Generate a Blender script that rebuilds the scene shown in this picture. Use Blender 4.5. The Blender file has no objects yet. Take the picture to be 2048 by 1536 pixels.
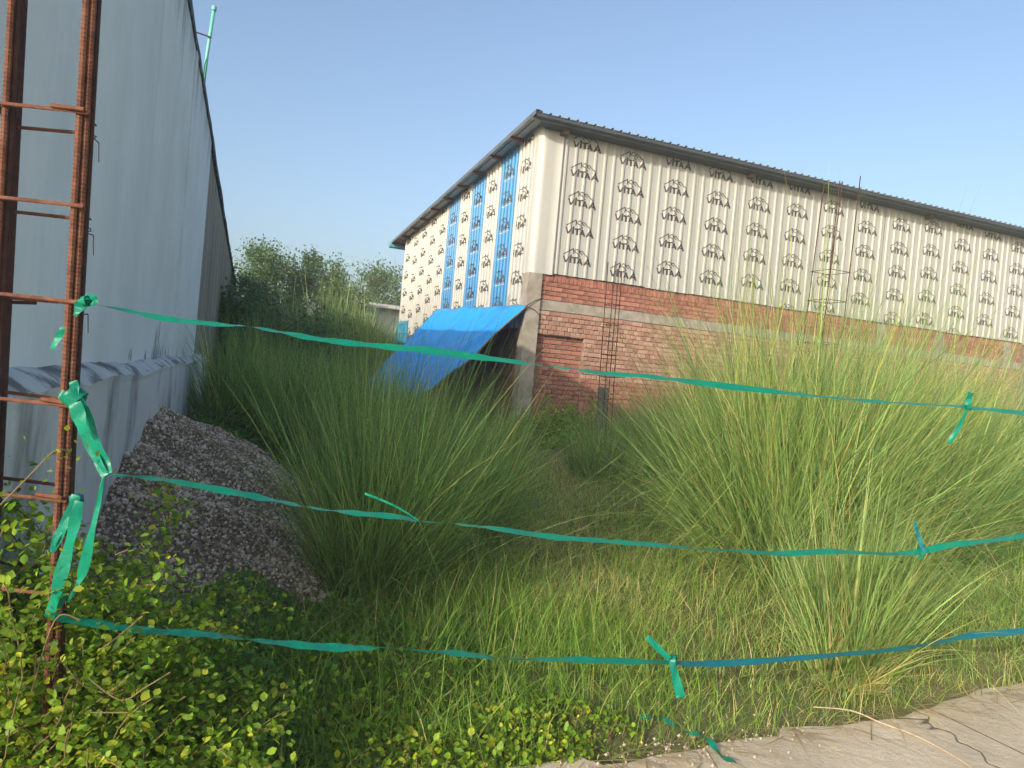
import bpy, bmesh, math, random
import numpy as np
from mathutils import Vector, Matrix

S = bpy.context.scene
COL = S.collection
R = math.radians

# ------------------------------------------------------------------ camera
FPX, CX, CY = 1450.0, 1024.0, 768.0            # focal length and centre in photo pixels
PITCH, ROLL, EYE = R(-0.8), R(5.1), 1.4
c_fwd = Vector((0, math.cos(PITCH), math.sin(PITCH)))
c_up0 = Vector((0, -math.sin(PITCH), math.cos(PITCH)))
c_right = Vector((1, 0, 0)) * math.cos(ROLL) + c_up0 * math.sin(ROLL)
c_up = Vector((-1, 0, 0)) * math.sin(ROLL) + c_up0 * math.cos(ROLL)
cam_data = bpy.data.cameras.new('camera')
cam_data.sensor_width = 36.0
cam_data.lens = 36.0 * FPX / 2048.0
cam_data.clip_start = 0.05
cam_data.clip_end = 3000
cam = bpy.data.objects.new('camera', cam_data)
COL.objects.link(cam)
m = Matrix((c_right, c_up, -c_fwd)).transposed().to_4x4()
m.translation = (0, 0, EYE)
cam.matrix_world = m
S.camera = cam

# ------------------------------------------------------------------ light
SUN_EL = R(20.0)
sun_h = Vector((-0.54, -0.84)).normalized()
sun_dir = Vector((sun_h.x * math.cos(SUN_EL), sun_h.y * math.cos(SUN_EL), math.sin(SUN_EL)))
world = bpy.data.worlds.new('World')
S.world = world
world.use_nodes = True
wn = world.node_tree
sky = wn.nodes.new('ShaderNodeTexSky')
sky.sky_type = 'NISHITA'
sky.sun_disc = False
sky.sun_elevation = SUN_EL
sky.sun_rotation = math.atan2(sun_h.x, sun_h.y)
sky.air_density = 1.0
sky.dust_density = 4.4
sky.ozone_density = 1.8
wn.nodes['Background'].inputs['Strength'].default_value = 0.15
wn.links.new(sky.outputs['Color'], wn.nodes['Background'].inputs['Color'])
sl = bpy.data.lights.new('sun', 'SUN')
sl.energy = 2.6
sl.angle = R(0.6)
sl.color = (1.0, 0.90, 0.73)
sun = bpy.data.objects.new('sun', sl)
COL.objects.link(sun)
sun.rotation_euler = sun_dir.to_track_quat('Z', 'Y').to_euler()
vs = S.view_settings
vs.view_transform = 'Standard'
vs.look = 'None'
vs.exposure = 0.84
vs.gamma = 1.0
vs.use_curve_mapping = False
S.cycles.max_bounces = 5
S.cycles.diffuse_bounces = 3
S.cycles.transparent_max_bounces = 6

# ------------------------------------------------------------------ measuring helpers
def ray(px, py):
    return c_fwd + c_right * ((px - CX) / FPX) + c_up * ((CY - py) / FPX)

def at(px, py, Y):
    d = ray(px, py)
    k = Y / d.y
    return Vector((d.x * k, Y, EYE + d.z * k))

ROAD_P = Vector((0.35, 2.61))
ROAD_D = Vector((0.905, 0.425)).normalized()
ROAD_N = Vector((-ROAD_D.y, ROAD_D.x))

def road_dist(x, y):
    return (x - ROAD_P.x) * ROAD_N.x + (y - ROAD_P.y) * ROAD_N.y

def gz(x, y):
    d = (x - ROAD_P.x) * ROAD_N.x + (y - ROAD_P.y) * ROAD_N.y
    d = np.clip(d, 0, 15)
    return -0.03 + 0.021 * d

def gnd(px, py):
    d = ray(px, py)
    z = 0.0
    for i in range(12):
        k = (z - EYE) / d.z
        z = float(gz(d.x * k, d.y * k))
    return Vector((d.x * k, d.y * k, z))

# ------------------------------------------------------------------ object helpers
def tag(o, label=None, cat=None, group=None, kind=None):
    if label: o['label'] = label
    if cat: o['category'] = cat
    if group: o['group'] = group
    if kind: o['kind'] = kind
    return o

def empty(name, loc=(0, 0, 0), rz=0.0):
    o = bpy.data.objects.new(name, None)
    o.location = loc
    o.rotation_euler = (0, 0, rz)
    o.empty_display_size = 0.2
    COL.objects.link(o)
    return o

def link(name, me, parent=None, loc=None, rot=None):
    o = bpy.data.objects.new(name, me)
    COL.objects.link(o)
    if parent: o.parent = parent
    if loc is not None: o.location = loc
    if rot is not None: o.rotation_euler = rot
    return o

class MB:
    def __init__(self):
        self.v = []; self.f = []; self.smooth = False
    def box(self, x0, x1, y0, y1, z0, z1):
        b = len(self.v)
        self.v += [(x0, y0, z0), (x1, y0, z0), (x1, y1, z0), (x0, y1, z0), (x0, y0, z1), (x1, y0, z1), (x1, y1, z1), (x0, y1, z1)]
        self.f += [tuple(b + i for i in q) for q in ((0, 3, 2, 1), (4, 5, 6, 7), (0, 1, 5, 4), (1, 2, 6, 5), (2, 3, 7, 6), (3, 0, 4, 7))]
        return self
    def tube(self, pts, r, n=8, cap=True):
        pts = [Vector(p) for p in pts]
        rs = r if isinstance(r, (list, tuple)) else [r] * len(pts)
        b = len(self.v)
        prev = None
        for i, p in enumerate(pts):
            t = (pts[min(i + 1, len(pts) - 1)] - pts[max(i - 1, 0)]).normalized()
            if prev is None:
                a = t.cross(Vector((0.3, 0.9, 0.31)))
                if a.length < 1e-3: a = t.cross(Vector((1, 0, 0)))
            else:
                a = prev - t * prev.dot(t)
            a.normalize(); prev = a
            c = t.cross(a)
            for k in range(n):
                w = 2 * math.pi * k / n
                self.v.append(tuple(p + (a * math.cos(w) + c * math.sin(w)) * rs[i]))
        for i in range(len(pts) - 1):
            for k in range(n):
                k2 = (k + 1) % n
                self.f.append((b + i * n + k, b + i * n + k2, b + (i + 1) * n + k2, b + (i + 1) * n + k))
        if cap:
            self.f.append(tuple(b + k for k in range(n))[::-1])
            self.f.append(tuple(b + (len(pts) - 1) * n + k for k in range(n)))
        return self
    def strip(self, a, b2):
        b = len(self.v); n = len(a)
        self.v += [tuple(p) for p in a] + [tuple(p) for p in b2]
        for i in range(n - 1):
            self.f.append((b + i, b + i + 1, b + n + i + 1, b + n + i))
        return self
    def grid(self, rows):
        b = len(self.v); n = len(rows[0])
        for r_ in rows: self.v += [tuple(p) for p in r_]
        for i in range(len(rows) - 1):
            for j in range(n - 1):
                self.f.append((b + i * n + j, b + i * n + j + 1, b + (i + 1) * n + j + 1, b + (i + 1) * n + j))
        return self
    def mesh(self, name, mat, smooth=False):
        me = bpy.data.meshes.new(name)
        me.from_pydata(self.v, [], self.f)
        if mat: me.materials.append(mat)
        if smooth:
            me.polygons.foreach_set('use_smooth', [True] * len(me.polygons))
        me.update()
        return me
    def build(self, name, mat, parent=None, loc=None, rot=None, smooth=False):
        return link(name, self.mesh(name, mat, smooth), parent, loc, rot)

def np_mesh(name, V, Fq, mat, col=None, smooth=False):
    """V (n,3), Fq (m,k) all faces with k corners, col (n,3) optional point colours"""
    me = bpy.data.meshes.new(name)
    n, (mf, k) = len(V), Fq.shape
    me.vertices.add(n)
    me.vertices.foreach_set('co', np.ascontiguousarray(V, dtype=np.float32).ravel())
    me.loops.add(mf * k)
    me.loops.foreach_set('vertex_index', np.ascontiguousarray(Fq, dtype=np.int32).ravel())
    me.polygons.add(mf)
    me.polygons.foreach_set('loop_start', np.arange(0, mf * k, k, dtype=np.int32))
    if smooth:
        me.polygons.foreach_set('use_smooth', np.ones(mf, dtype=bool))
    if col is not None:
        at_ = me.attributes.new('Tint', 'FLOAT_COLOR', 'POINT')
        c4 = np.ones((n, 4), dtype=np.float32); c4[:, :3] = col
        at_.data.foreach_set('color', c4.ravel())
    me.materials.append(mat)
    me.update(calc_edges=True)
    me.validate()
    return me

# ------------------------------------------------------------------ materials
class NT:
    def __init__(self, name):
        self.m = bpy.data.materials.new(name)
        self.m.use_nodes = True
        self.t = self.m.node_tree
        self.b = self.t.nodes['Principled BSDF']
        self.out = self.t.nodes['Material Output']
        self.tc = None
    def n(self, typ, **kw):
        x = self.t.nodes.new('ShaderNode' + typ)
        for k, v in kw.items(): setattr(x, k, v)
        return x
    def l(self, a, b): self.t.links.new(a, b)
    def coord(self, scale=(1, 1, 1), kind='Object'):
        if self.tc is None: self.tc = self.n('TexCoord')
        mp = self.n('Mapping')
        mp.inputs['Scale'].default_value = scale
        self.l(self.tc.outputs[kind], mp.inputs['Vector'])
        return mp.outputs['Vector']
    def noise(self, scale, detail=6, rough=.6, vec=None, dist=0):
        x = self.n('TexNoise')
        x.inputs['Scale'].default_value = scale
        x.inputs['Detail'].default_value = detail
        x.inputs['Roughness'].default_value = rough
        x.inputs['Distortion'].default_value = dist
        if vec is None: vec = self.coord()
        self.l(vec, x.inputs['Vector'])
        return x.outputs['Fac']
    def ramp(self, fac, p0, p1, c0=(0, 0, 0), c1=(1, 1, 1), mid=None):
        x = self.n('ValToRGB')
        e = x.color_ramp.elements
        e[0].position = p0; e[0].color = (*c0, 1)
        e[1].position = p1; e[1].color = (*c1, 1)
        if mid:
            q = e.new(mid[0]); q.color = (*mid[1], 1)
        self.l(fac, x.inputs['Fac'])
        return x.outputs['Color']
    def mix(self, fac, a, b, mode='MIX'):
        x = self.n('Mix', data_type='RGBA', blend_type=mode)
        for s, v in ((0, fac), (6, a), (7, b)):
            if hasattr(v, 'links') or hasattr(v, 'is_linked'): self.l(v, x.inputs[s])
            elif s == 0: x.inputs[0].default_value = v
            else: x.inputs[s].default_value = (*v, 1)
        return x.outputs[2]
    def math(self, op, a, b=0.0, clamp=False):
        x = self.n('Math', operation=op, use_clamp=clamp)
        for i, v in ((0, a), (1, b)):
            if hasattr(v, 'is_linked'): self.l(v, x.inputs[i])
            else: x.inputs[i].default_value = v
        return x.outputs[0]
    def color(self, c):
        if hasattr(c, 'is_linked'): self.l(c, self.b.inputs['Base Color'])
        else: self.b.inputs['Base Color'].default_value = (*c, 1)
        return self
    def bump(self, h, strength=.4, dist=.01):
        x = self.n('Bump')
        x.inputs['Strength'].default_value = strength
        x.inputs['Distance'].default_value = dist
        self.l(h, x.inputs['Height'])
        self.l(x.outputs['Normal'], self.b.inputs['Normal'])
        return self
    def set(self, rough=.8, metal=0.0, spec=None):
        if hasattr(rough, 'is_linked'): self.l(rough, self.b.inputs['Roughness'])
        else: self.b.inputs['Roughness'].default_value = rough
        self.b.inputs['Metallic'].default_value = metal
        if spec is not None: self.b.inputs['Specular IOR Level'].default_value = spec
        return self

def simple(name, c0, c1=None, scale=6.0, rough=.8, metal=0.0, bump=.25, bscale=40.0, spec=None, bdist=.004):
    t = NT(name)
    if c1 is None: c1 = tuple(x * .75 for x in c0)
    t.color(t.mix(t.ramp(t.noise(scale), .35, .65), c0, c1)).set(rough, metal, spec)
    if bump: t.bump(t.noise(bscale, 4), bump, bdist)
    return t.m

def leaf_material(name, trans=0.35, rough=.5, tint=None, gain=1.5, spec=.25):
    """colour from the Tint attribute (or a fixed tint), with light passing through the leaf"""
    t = NT(name)
    if tint is None:
        a = t.n('Attribute'); a.attribute_name = 'Tint'; c = a.outputs['Color']
    else:
        oi = t.n('ObjectInfo')
        c = t.ramp(oi.outputs['Random'], 0, 1, tint[0], tint[2], (.5, tint[1]))
    t.color(c).set(rough, 0, spec)
    tr = t.n('BsdfTranslucent')
    t.l(t.mix(1.0, c, (gain, gain * 1.02, gain * .55), 'MULTIPLY'), tr.inputs['Color'])
    mx = t.n('MixShader'); mx.inputs[0].default_value = trans
    t.l(t.b.outputs[0], mx.inputs[1]); t.l(tr.outputs[0], mx.inputs[2])
    t.l(mx.outputs[0], t.out.inputs['Surface'])
    return t.m

M = {}
# painted wall: bluish white emulsion with vertical rain streaks
def wall_mat(name, paint, stain, amount, scale=(2.2, 2.2, .16), rough=.85, top=None, hard=.10, fine_amt=.45):
    t = NT(name)
    st = t.noise(1.6, 8, .62, t.coord(scale))
    fine = t.noise(5.0, 8, .7, t.coord((4, 4, .2)))
    blot = t.noise(1.3, 6, .6, t.coord((1, 1, 1)))
    k = t.ramp(st, .60 - amount, .60 - amount + hard)
    k2 = t.math('MULTIPLY', t.ramp(fine, .48, .8), fine_amt)
    base = t.mix(t.ramp(blot, .3, .7), paint, tuple(x * .86 for x in paint))
    c = t.mix(k2, base, tuple(x * .62 for x in paint))
    c = t.mix(t.math('MULTIPLY', k, .85), c, stain)
    if top:                                    # mould that has run down from the coping
        sep = t.n('SeparateXYZ'); t.l(t.coord(), sep.inputs[0])
        run = t.noise(3.0, 8, .7, t.coord((2.2, 2.2, .12)))
        zz = t.math('ADD', t.math('MULTIPLY', t.math('SUBTRACT', sep.outputs['Z'], top), 1.1), t.math('MULTIPLY', t.math('SUBTRACT', run, .5), 3.2))
        c = t.mix(t.math('MULTIPLY', t.ramp(zz, .0, .9), .8), c, (.13, .14, .145))
    t.color(c).set(rough, 0, .2)
    t.bump(t.noise(30, 6, .7), .25, .006)
    return t.m
M['paint'] = wall_mat('painted_plaster', (.79, .855, .85), (.54, .57, .56), -.03, (.8, .8, .04), top=4.25, fine_amt=.24)
M['plinth'] = wall_mat('stained_plinth', (.66, .69, .68), (.075, .08, .078), .10, (1.3, 1.3, .5), hard=.2, fine_amt=.35)
M['ledge'] = wall_mat('mouldy_ledge', (.55, .58, .58), (.09, .09, .09), .11, (2.2, 2.2, 2.2))
M['weathered'] = wall_mat('weathered_render', (.38, .335, .25), (.13, .115, .09), .14, (2.4, 2.4, .14), .95)
M['coping'] = wall_mat('mouldy_coping', (.20, .22, .24), (.06, .065, .07), .2, (2, 2, 1.5))

def brick_mat(name, src, cols):
    t = NT(name)
    if src == 'object': r_ = t.n('ObjectInfo').outputs['Random']
    else: r_ = t.n('NewGeometry').outputs['Random Per Island']
    c = t.ramp(r_, 0, 1, cols[0], cols[2], (.5, cols[1]))
    sp = t.noise(14, 8, .7)
    c = t.mix(t.math('MULTIPLY', t.ramp(sp, .42, .72), .55), c, (.45, .33, .26))
    c = t.mix(t.math('MULTIPLY', t.ramp(t.noise(5, 6, .7), .5, .8), .5), c, (.14, .06, .05))
    t.color(c).set(.92, 0, .15)
    t.bump(t.noise(45, 6, .75), .5, .008)
    return t.m
RED = ((.21, .066, .048), (.28, .090, .064), (.36, .14, .10))
PINK = ((.28, .13, .095), (.40, .21, .155), (.48, .30, .23))
M['brick_red'] = brick_mat('red_brick', 'object', RED)
M['brick_pink'] = brick_mat('pink_brick', 'object', PINK)
M['bricks_red'] = brick_mat('red_bricks', 'island', RED)
M['bricks_pink'] = brick_mat('pink_bricks', 'island', PINK)
M['mortar'] = simple('mortar', (.25, .205, .165), (.15, .125, .10), 9, .95, bump=.6, bscale=60, bdist=.01)
M['concrete'] = simple('rough_concrete', (.35, .31, .26), (.22, .195, .165), 5, .92, bump=.5, bscale=35, bdist=.01)

M['stub'] = simple('dark_concrete', (.19, .18, .15), (.12, .115, .095), 6, .95, bump=.5, bscale=35, bdist=.01)  # darker tone than the other concrete
def sheet_mat(name, c0, dirt):
    t = NT(name)
    d = t.noise(3.0, 8, .7, t.coord((3, 3, .35)))
    k = t.math('MULTIPLY', t.ramp(d, .5, .8), .35)
    oi = t.n('ObjectInfo').outputs['Random']
    c = t.mix(t.math('MULTIPLY', oi, .25), c0, tuple(x * .86 for x in c0))
    t.color(t.mix(k, c, dirt)).set(.38, 0, .4)
    return t.m
M['sheet_white'] = sheet_mat('cream_painted_sheet', (.385, .385, .365), (.27, .255, .225))
M['sheet_blue'] = sheet_mat('blue_painted_sheet', (.022, .185, .40), (.03, .14, .28))
M['ink'] = simple('black_print', (.03, .029, .03), (.06, .056, .055), 25, .6, bump=0)
M['ink_pale'] = simple('faded_print', (.36, .34, .31), (.45, .43, .4), 25, .6, bump=0)
M['roof'] = simple('grey_roof_sheet', (.15, .17, .19), (.10, .115, .13), 3, .5, .3, bump=0)
M['roof_under'] = simple('bare_roof_underside', (.46, .44, .39), (.34, .33, .31), 2, .5, .1, bump=0)
M['slate'] = simple('slate_grey_sheet', (.065, .085, .11), (.05, .066, .088), 3, .6, .1, bump=0)
M['purlin'] = simple('red_oxide_steel', (.20, .055, .045), (.11, .04, .04), 8, .7, bump=0)
M['gutter'] = simple('cyan_gutter', (.08, .38, .50), (.06, .28, .4), 5, .45, bump=0)

def rust_mat(name, c0, c1, c2):
    t = NT(name)
    c = t.ramp(t.noise(22, 8, .7), .3, .75, c0, c2, (.5, c1))
    t.color(c).set(.85, .15, .3)
    t.bump(t.noise(160, 5, .7), .5, .002)
    return t.m
M['rust'] = rust_mat('rusty_steel', (.065, .028, .02), (.14, .058, .036), (.21, .10, .062))
M['rust_dark'] = rust_mat('dark_rusty_steel', (.04, .022, .022), (.07, .034, .03), (.11, .05, .04))
M['wire'] = simple('binding_wire', (.03, .026, .026), (.06, .04, .035), 30, .6, .4, bump=0)

def ribbon_mat(name, c0, c1):
    t = NT(name)
    c = t.mix(t.ramp(t.noise(7, 5, .6), .35, .65), c0, c1)
    c = t.mix(t.math('MULTIPLY', t.ramp(t.noise(55, 3, .6, t.coord((1, 1, 4))), .55, .8), .35), c, tuple(min(1, x * 1.5 + .06) for x in c0))
    t.color(c).set(.36, 0, .3)
    t.bump(t.noise(28, 4, .6), .5, .006)
    tr = t.n('BsdfTranslucent'); t.l(c, tr.inputs['Color'])
    mx = t.n('MixShader'); mx.inputs[0].default_value = .25
    t.l(t.b.outputs[0], mx.inputs[1]); t.l(tr.outputs[0], mx.inputs[2]); t.l(mx.outputs[0], t.out.inputs['Surface'])
    return t.m
M['ribbon'] = ribbon_mat('green_plastic_ribbon', (.004, .26, .155), (.003, .19, .135))
M['ribbon_blue'] = ribbon_mat('bluish_plastic_ribbon', (.008, .19, .215), (.006, .145, .20))

def tarp_mat():
    t = NT('blue_tarpaulin')
    c = t.mix(t.ramp(t.noise(2.5, 6), .35, .7), (.012, .34, .92), (.03, .42, .95))
    c = t.mix(t.math('MULTIPLY', t.ramp(t.noise(9, 6, .7), .6, .85), .4), c, (.18, .52, .88))
    t.color(c).set(.42, 0, .4)
    t.bump(t.noise(6, 6, .65), .5, .03)
    tr = t.n('BsdfTranslucent'); t.l(c, tr.inputs['Color'])
    mx = t.n('MixShader'); mx.inputs[0].default_value = .2
    t.l(t.b.outputs[0], mx.inputs[1]); t.l(tr.outputs[0], mx.inputs[2]); t.l(mx.outputs[0], t.out.inputs['Surface'])
    return t.m
M['tarp'] = tarp_mat()

def ground_mat():
    t = NT('soil_with_dry_grass')
    c = t.mix(t.ramp(t.noise(.9, 8, .65), .38, .62), (.20, .17, .085), (.11, .145, .045))
    c = t.mix(t.math('MULTIPLY', t.ramp(t.noise(7, 8, .7), .5, .75), .6), c, (.30, .24, .145))
    t.color(c).set(.95, 0, .1)
    t.bump(t.noise(18, 8, .7), .7, .03)
    return t.m
M['ground'] = ground_mat()

def road_mat():
    t = NT('worn_concrete')
    c = t.mix(t.ramp(t.noise(1.6, 8, .65), .35, .68), (.58, .50, .39), (.45, .385, .295))
    c = t.mix(t.math('MULTIPLY', t.ramp(t.noise(9, 8, .75), .52, .75), .5), c, (.64, .56, .44))
    c = t.mix(t.math('MULTIPLY', t.ramp(t.noise(60, 4, .6), .62, .75), .5), c, (.16, .145, .12))
    v = t.n('TexVoronoi', feature='DISTANCE_TO_EDGE'); v.inputs['Scale'].default_value = 1.1
    wob = t.mix(.18, t.coord(), t.n('TexNoise').outputs['Color'])
    t.l(wob, v.inputs['Vector'])
    crack = t.ramp(v.outputs['Distance'], .0, .006, (1, 1, 1), (0, 0, 0))
    crack = t.math('MULTIPLY', crack, t.ramp(t.noise(.8, 3), .48, .56))
    c = t.mix(crack, c, (.10, .09, .07))
    t.color(c).set(.93, 0, .2)
    h = t.math('SUBTRACT', t.noise(26, 8, .75), crack)
    t.bump(h, .6, .02)
    return t.m
M['road'] = road_mat()

def stone_mat():
    t = NT('crushed_stone')
    r_ = t.n('NewGeometry').outputs['Random Per Island']
    c = t.ramp(r_, 0, 1, (.20, .145, .105), (.85, .70, .54), (.5, (.47, .355, .265)))
    t.color(c).set(.85, 0, .3)
    return t.m
M['stone'] = stone_mat()
M['heap'] = simple('gravel_dust', (.26, .19, .135), (.17, .125, .09), 30, .95, bump=.8, bscale=70, bdist=.02)
M['grass'] = leaf_material('grass_blade', .42, .5, gain=1.7)
M['leaf'] = leaf_material('small_leaf', .42, .45, gain=1.7)
M['vine_leaf'] = leaf_material('creeper_leaf', .42, .42, tint=((.125, .25, .03), (.21, .33, .034), (.40, .43, .045)))
M['stem'] = simple('creeper_stem', (.20, .13, .06), (.13, .11, .04), 20, .8, bump=0)
M['bark'] = simple('bark', (.12, .09, .065), (.07, .055, .04), 12, .95, bump=.6, bscale=30, bdist=.02)
M['shed'] = simple('pale_far_wall', (.55, .52, .50), (.42, .41, .40), 1, .8, bump=0)
M['wood'] = simple('weathered_wood', (.16, .11, .075), (.09, .065, .05), 10, .9, bump=.3)
M['galv'] = simple('galvanised_pipe', (.10, .42, .33), (.16, .50, .42), 14, .5, .1, bump=0)

# ------------------------------------------------------------------ ground and road
def build_ground():
    xs = np.concatenate([[-240, -150, -90, -50], np.arange(-30, 40.1, .6), [60, 110, 170, 240]])
    ys = np.concatenate([[-120, -60, -20, -6], np.arange(0, 36.1, .6), [50, 90, 150, 240]])
    X, Y = np.meshgrid(xs, ys)
    rng = np.random.default_rng(3)
    d = (X - ROAD_P.x) * ROAD_N.x + (Y - ROAD_P.y) * ROAD_N.y
    Z = gz(X, Y) + np.where(d > .5, rng.normal(0, .012, X.shape), 0) - np.where(d < -.1, .10, 0)
    V = np.stack([X, Y, Z], -1).reshape(-1, 3)
    ny, nx = X.shape
    i = np.arange(ny * nx).reshape(ny, nx)
    Fq = np.stack([i[:-1, :-1], i[:-1, 1:], i[1:, 1:], i[1:, :-1]], -1).reshape(-1, 4)
    o = link('ground', np_mesh('ground', V, Fq, M['ground'], smooth=True))
    tag(o, kind='structure')
build_ground()

def build_road():
    rz = math.atan2(ROAD_D.y, ROAD_D.x)
    road = tag(empty('road', (ROAD_P.x, ROAD_P.y, 0), rz), kind='structure')
    random.seed(5)
    rows = [(-.62, 0.0), (-4.6, -.635)]               # across the road; a joint runs between them
    cuts = [-9.0, -5.2, -1.2, 1.92, 5.6, 9.8, 14.0, 19.0]
    for ri, (y0, y1) in enumerate(rows):
        cc = cuts if ri == 0 else [-9, -3.4, 1.2, 5.1, 9.0, 13.5, 19]
        for a, b in zip(cc[:-1], cc[1:]):
            n = max(2, int((b - a) / .05)); mb = MB()
            zt = random.uniform(-.004, .004)
            top = []; edge_out = []; edge_in = []; skirt_o = []; skirt_i = []
            ph = random.uniform(0, 9)
            for k in range(n + 1):
                x = a + .006 + (b - a - .012) * k / n
                jag = .0
                if y1 == 0.0:
                    jag = .05 * math.sin(x * 1.3 + ph) + .02 * math.sin(x * 5.1 + ph * 2) + .007 * math.sin(x * 17 + ph) + random.uniform(-.004, .004)
                    if .1 < x < 1.0: jag -= .05
                ji = random.uniform(-.004, .004)
                edge_out.append((x, y1 + jag, zt)); edge_in.append((x, y0 + ji, zt))
                skirt_o.append((x, y1 + jag + .015, zt - .12)); skirt_i.append((x, y0 + ji, zt - .12))
            mb.grid([skirt_i, edge_in, edge_out, skirt_o])
            mb.build('slab', M['road'], road)
build_road()

# ------------------------------------------------------------------ compound wall on the left
WALL_A = math.atan2(.369, 1.0)
WALL_P = Vector((-1.5, 1.82))
WALL_D = Vector((-math.sin(WALL_A), math.cos(WALL_A)))
def wall_frame(u, out, z):
    n = Vector((WALL_D.y, -WALL_D.x))
    p = WALL_P + WALL_D * u + n * out
    return Vector((p.x, p.y, z))

def build_wall():
    w = empty('compound_wall', (WALL_P.x, WALL_P.y, 0), WALL_A)
    tag(w, 'tall white painted compound wall in shade with dark stained plinth and grey far end', 'wall')
    # local x points out to the plot, local y along the wall
    U0, U1, U2, TOP, LED = 0.0, 10.45, 48.0, 4.72, 1.2
    rnd = random.Random(11)
    def sheet(u0, u1, z0, z1, x, du=.25, amp=.006):
        n = max(2, int((u1 - u0) / du)); rows = []
        for k in range(n + 1):
            u = u0 + (u1 - u0) * k / n
            rows.append([(x + rnd.uniform(-amp, amp), u, z0), (x + rnd.uniform(-amp, amp), u, z0 + (z1 - z0) * .33), (x + rnd.uniform(-amp, amp), u, z0 + (z1 - z0) * .66), (x, u, z1 + rnd.uniform(-.012, .012))])
        return rows
    mb = MB()
    mb.grid(sheet(U0, U1, LED - .3, TOP, 0.0)); mb.box(-.24, -.01, U0, U1, -.3, TOP - .03)
    mb.build('painted_section', M['paint'], w)
    # a rendered pilaster strip breaks the long painted face, as the faint seam shows
    MB().box(-.01, .014, 6.62, 6.84, LED - .05, TOP - .02).build('seam_strip', M['paint'], w)
    mb = MB()
    mb.grid(sheet(U1, U2, -.2, TOP - .06, -.035, .5, .012)); mb.box(-.24, -.05, U1, U2, -.3, TOP - .09)
    mb.build('weathered_section', M['weathered'], w)
    mb = MB(); n = 90; rows = []
    for k in range(n + 1):
        u = U0 + (U2 - U0) * k / n
        e = rnd.uniform(-.012, .012)
        rows.append([(-.245, u, TOP - .05), (-.25, u, TOP + .02 + e), (.0, u, TOP + .025 + e), (.022 + e * .4, u, TOP + e), (.02 + e * .4, u, TOP - .075 + rnd.uniform(-.03, .03)), (-.02, u, TOP - .085)])
    mb.grid(rows)
    mb.build('coping', M['coping'], w)
    # plinth: sloping ledge on top of a thicker foot, broken edge
    mb = MB(); n = 110; rows = []; rows2 = []
    for k in range(n + 1):
        u = U0 + (12.2 - U0) * k / n
        e = rnd.uniform(-.012, .012) + .012 * math.sin(u * 3.1); b = .115 + .006 * math.sin(u * 1.7)
        zt = LED + .01 * math.sin(u * 1.3)
        rows.append([(-.005, u, zt + .055 + e * .5), (b * .5, u, zt + .03 + e * .6), (b + e * .4, u, zt - .02 + e)])
        rows2.append([(b + e * .4, u, zt - .02 + e), (b - .008 + e * .3, u, zt - .06 + e * .5), (b - .01, u, .6), (b + .01, u, .1), (b + .02, u, -.3)])
    mb.grid(rows); p = mb.build('ledge', M['ledge'], w)
    mb = MB(); mb.grid(rows2); mb.box(-.01, .08, U0, 12.19, -.3, LED - .08); mb.box(.02, .12, 12.2, 12.24, -.3, LED)
    mb.build('plinth', M['plinth'], w, smooth=False)
    mb = MB()
    for u, h in ((5.02, .30), (5.12, .14), (4.92, .12), (5.22, .42), (5.30, .16), (5.46, .12), (5.62, .15), (5.9, .10), (6.2, .12), (4.4, .08), (7.2, .12), (8.1, .14), (3.6, .1)):
        n = 6; a, b = [], []
        for k in range(n + 1):
            q = k / n; wd = .018 * (1 - q) ** .6 * (1 + .4 * rnd.uniform(-1, 1)) + .003
            uu = u + .02 * math.sin(q * 3 + u)
            a.append((.009, uu - wd, LED + .05 + h * q)); b.append((.009, uu + wd, LED + .05 + h * q))
        mb.strip(a, b)
    mb.build('mould_stain', M['coping'], w)
    return w
build_wall()

# ------------------------------------------------------------------ green pole tied to the wall top
def build_pole():
    b = at(404, 192, 9.66); t1 = at(428, 18, 9.5)
    o = empty('green_pole', b)
    tag(o, 'thin green pole with side bracket standing on top of the white wall', 'pole')
    L = lambda p: Vector(p) - b
    mb = MB(); mb.tube([L(at(403, 205, 9.68)), L(at(414, 110, 9.58)), L(t1)], [.02, .021, .022], 10); mb.build('pipe', M['galv'], o, smooth=True)
    mb = MB(); mb.tube([L(t1) + Vector((0, 0, -.02)), L(t1) + Vector((.004, 0, .03))], .032, 10); mb.build('cap', M['galv'], o)
    mb = MB(); mb.tube([L(at(374, 58, 9.4)), L(at(423, 75, 9.53))], .009, 6); mb.build('bracket', M['rust_dark'], o)
    mb = MB(); mb.tube([L(at(402, 195, 9.6)), L(at(409, 130, 9.5)), L(at(413, 118, 9.5))], .008, 6); mb.build('cord', M['ribbon'], o)
build_pole()

# ------------------------------------------------------------------ warehouse
BA = R(22.0)
BC = Vector((0.183, 14.9, 0.0))
CL_Z0, CL_TOP = 3.54, 6.50                    # front cladding
LEN_F, LEN_L = 15.55, 11.55
def roof_z(t): return 6.50 - .068 * t         # underside of the roof

RIB_H = .030
def profile(x, pitch):
    """height of the trapezoid profile at x; pan at 0"""
    q = (x / pitch) % 1.0
    a = abs(q - .5) * pitch
    if a < .017: return RIB_H
    if a < .034: return RIB_H * (1 - (a - .017) / .017)
    b = min(abs(q - .0), abs(1 - q)) * pitch
    return 0.0

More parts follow.
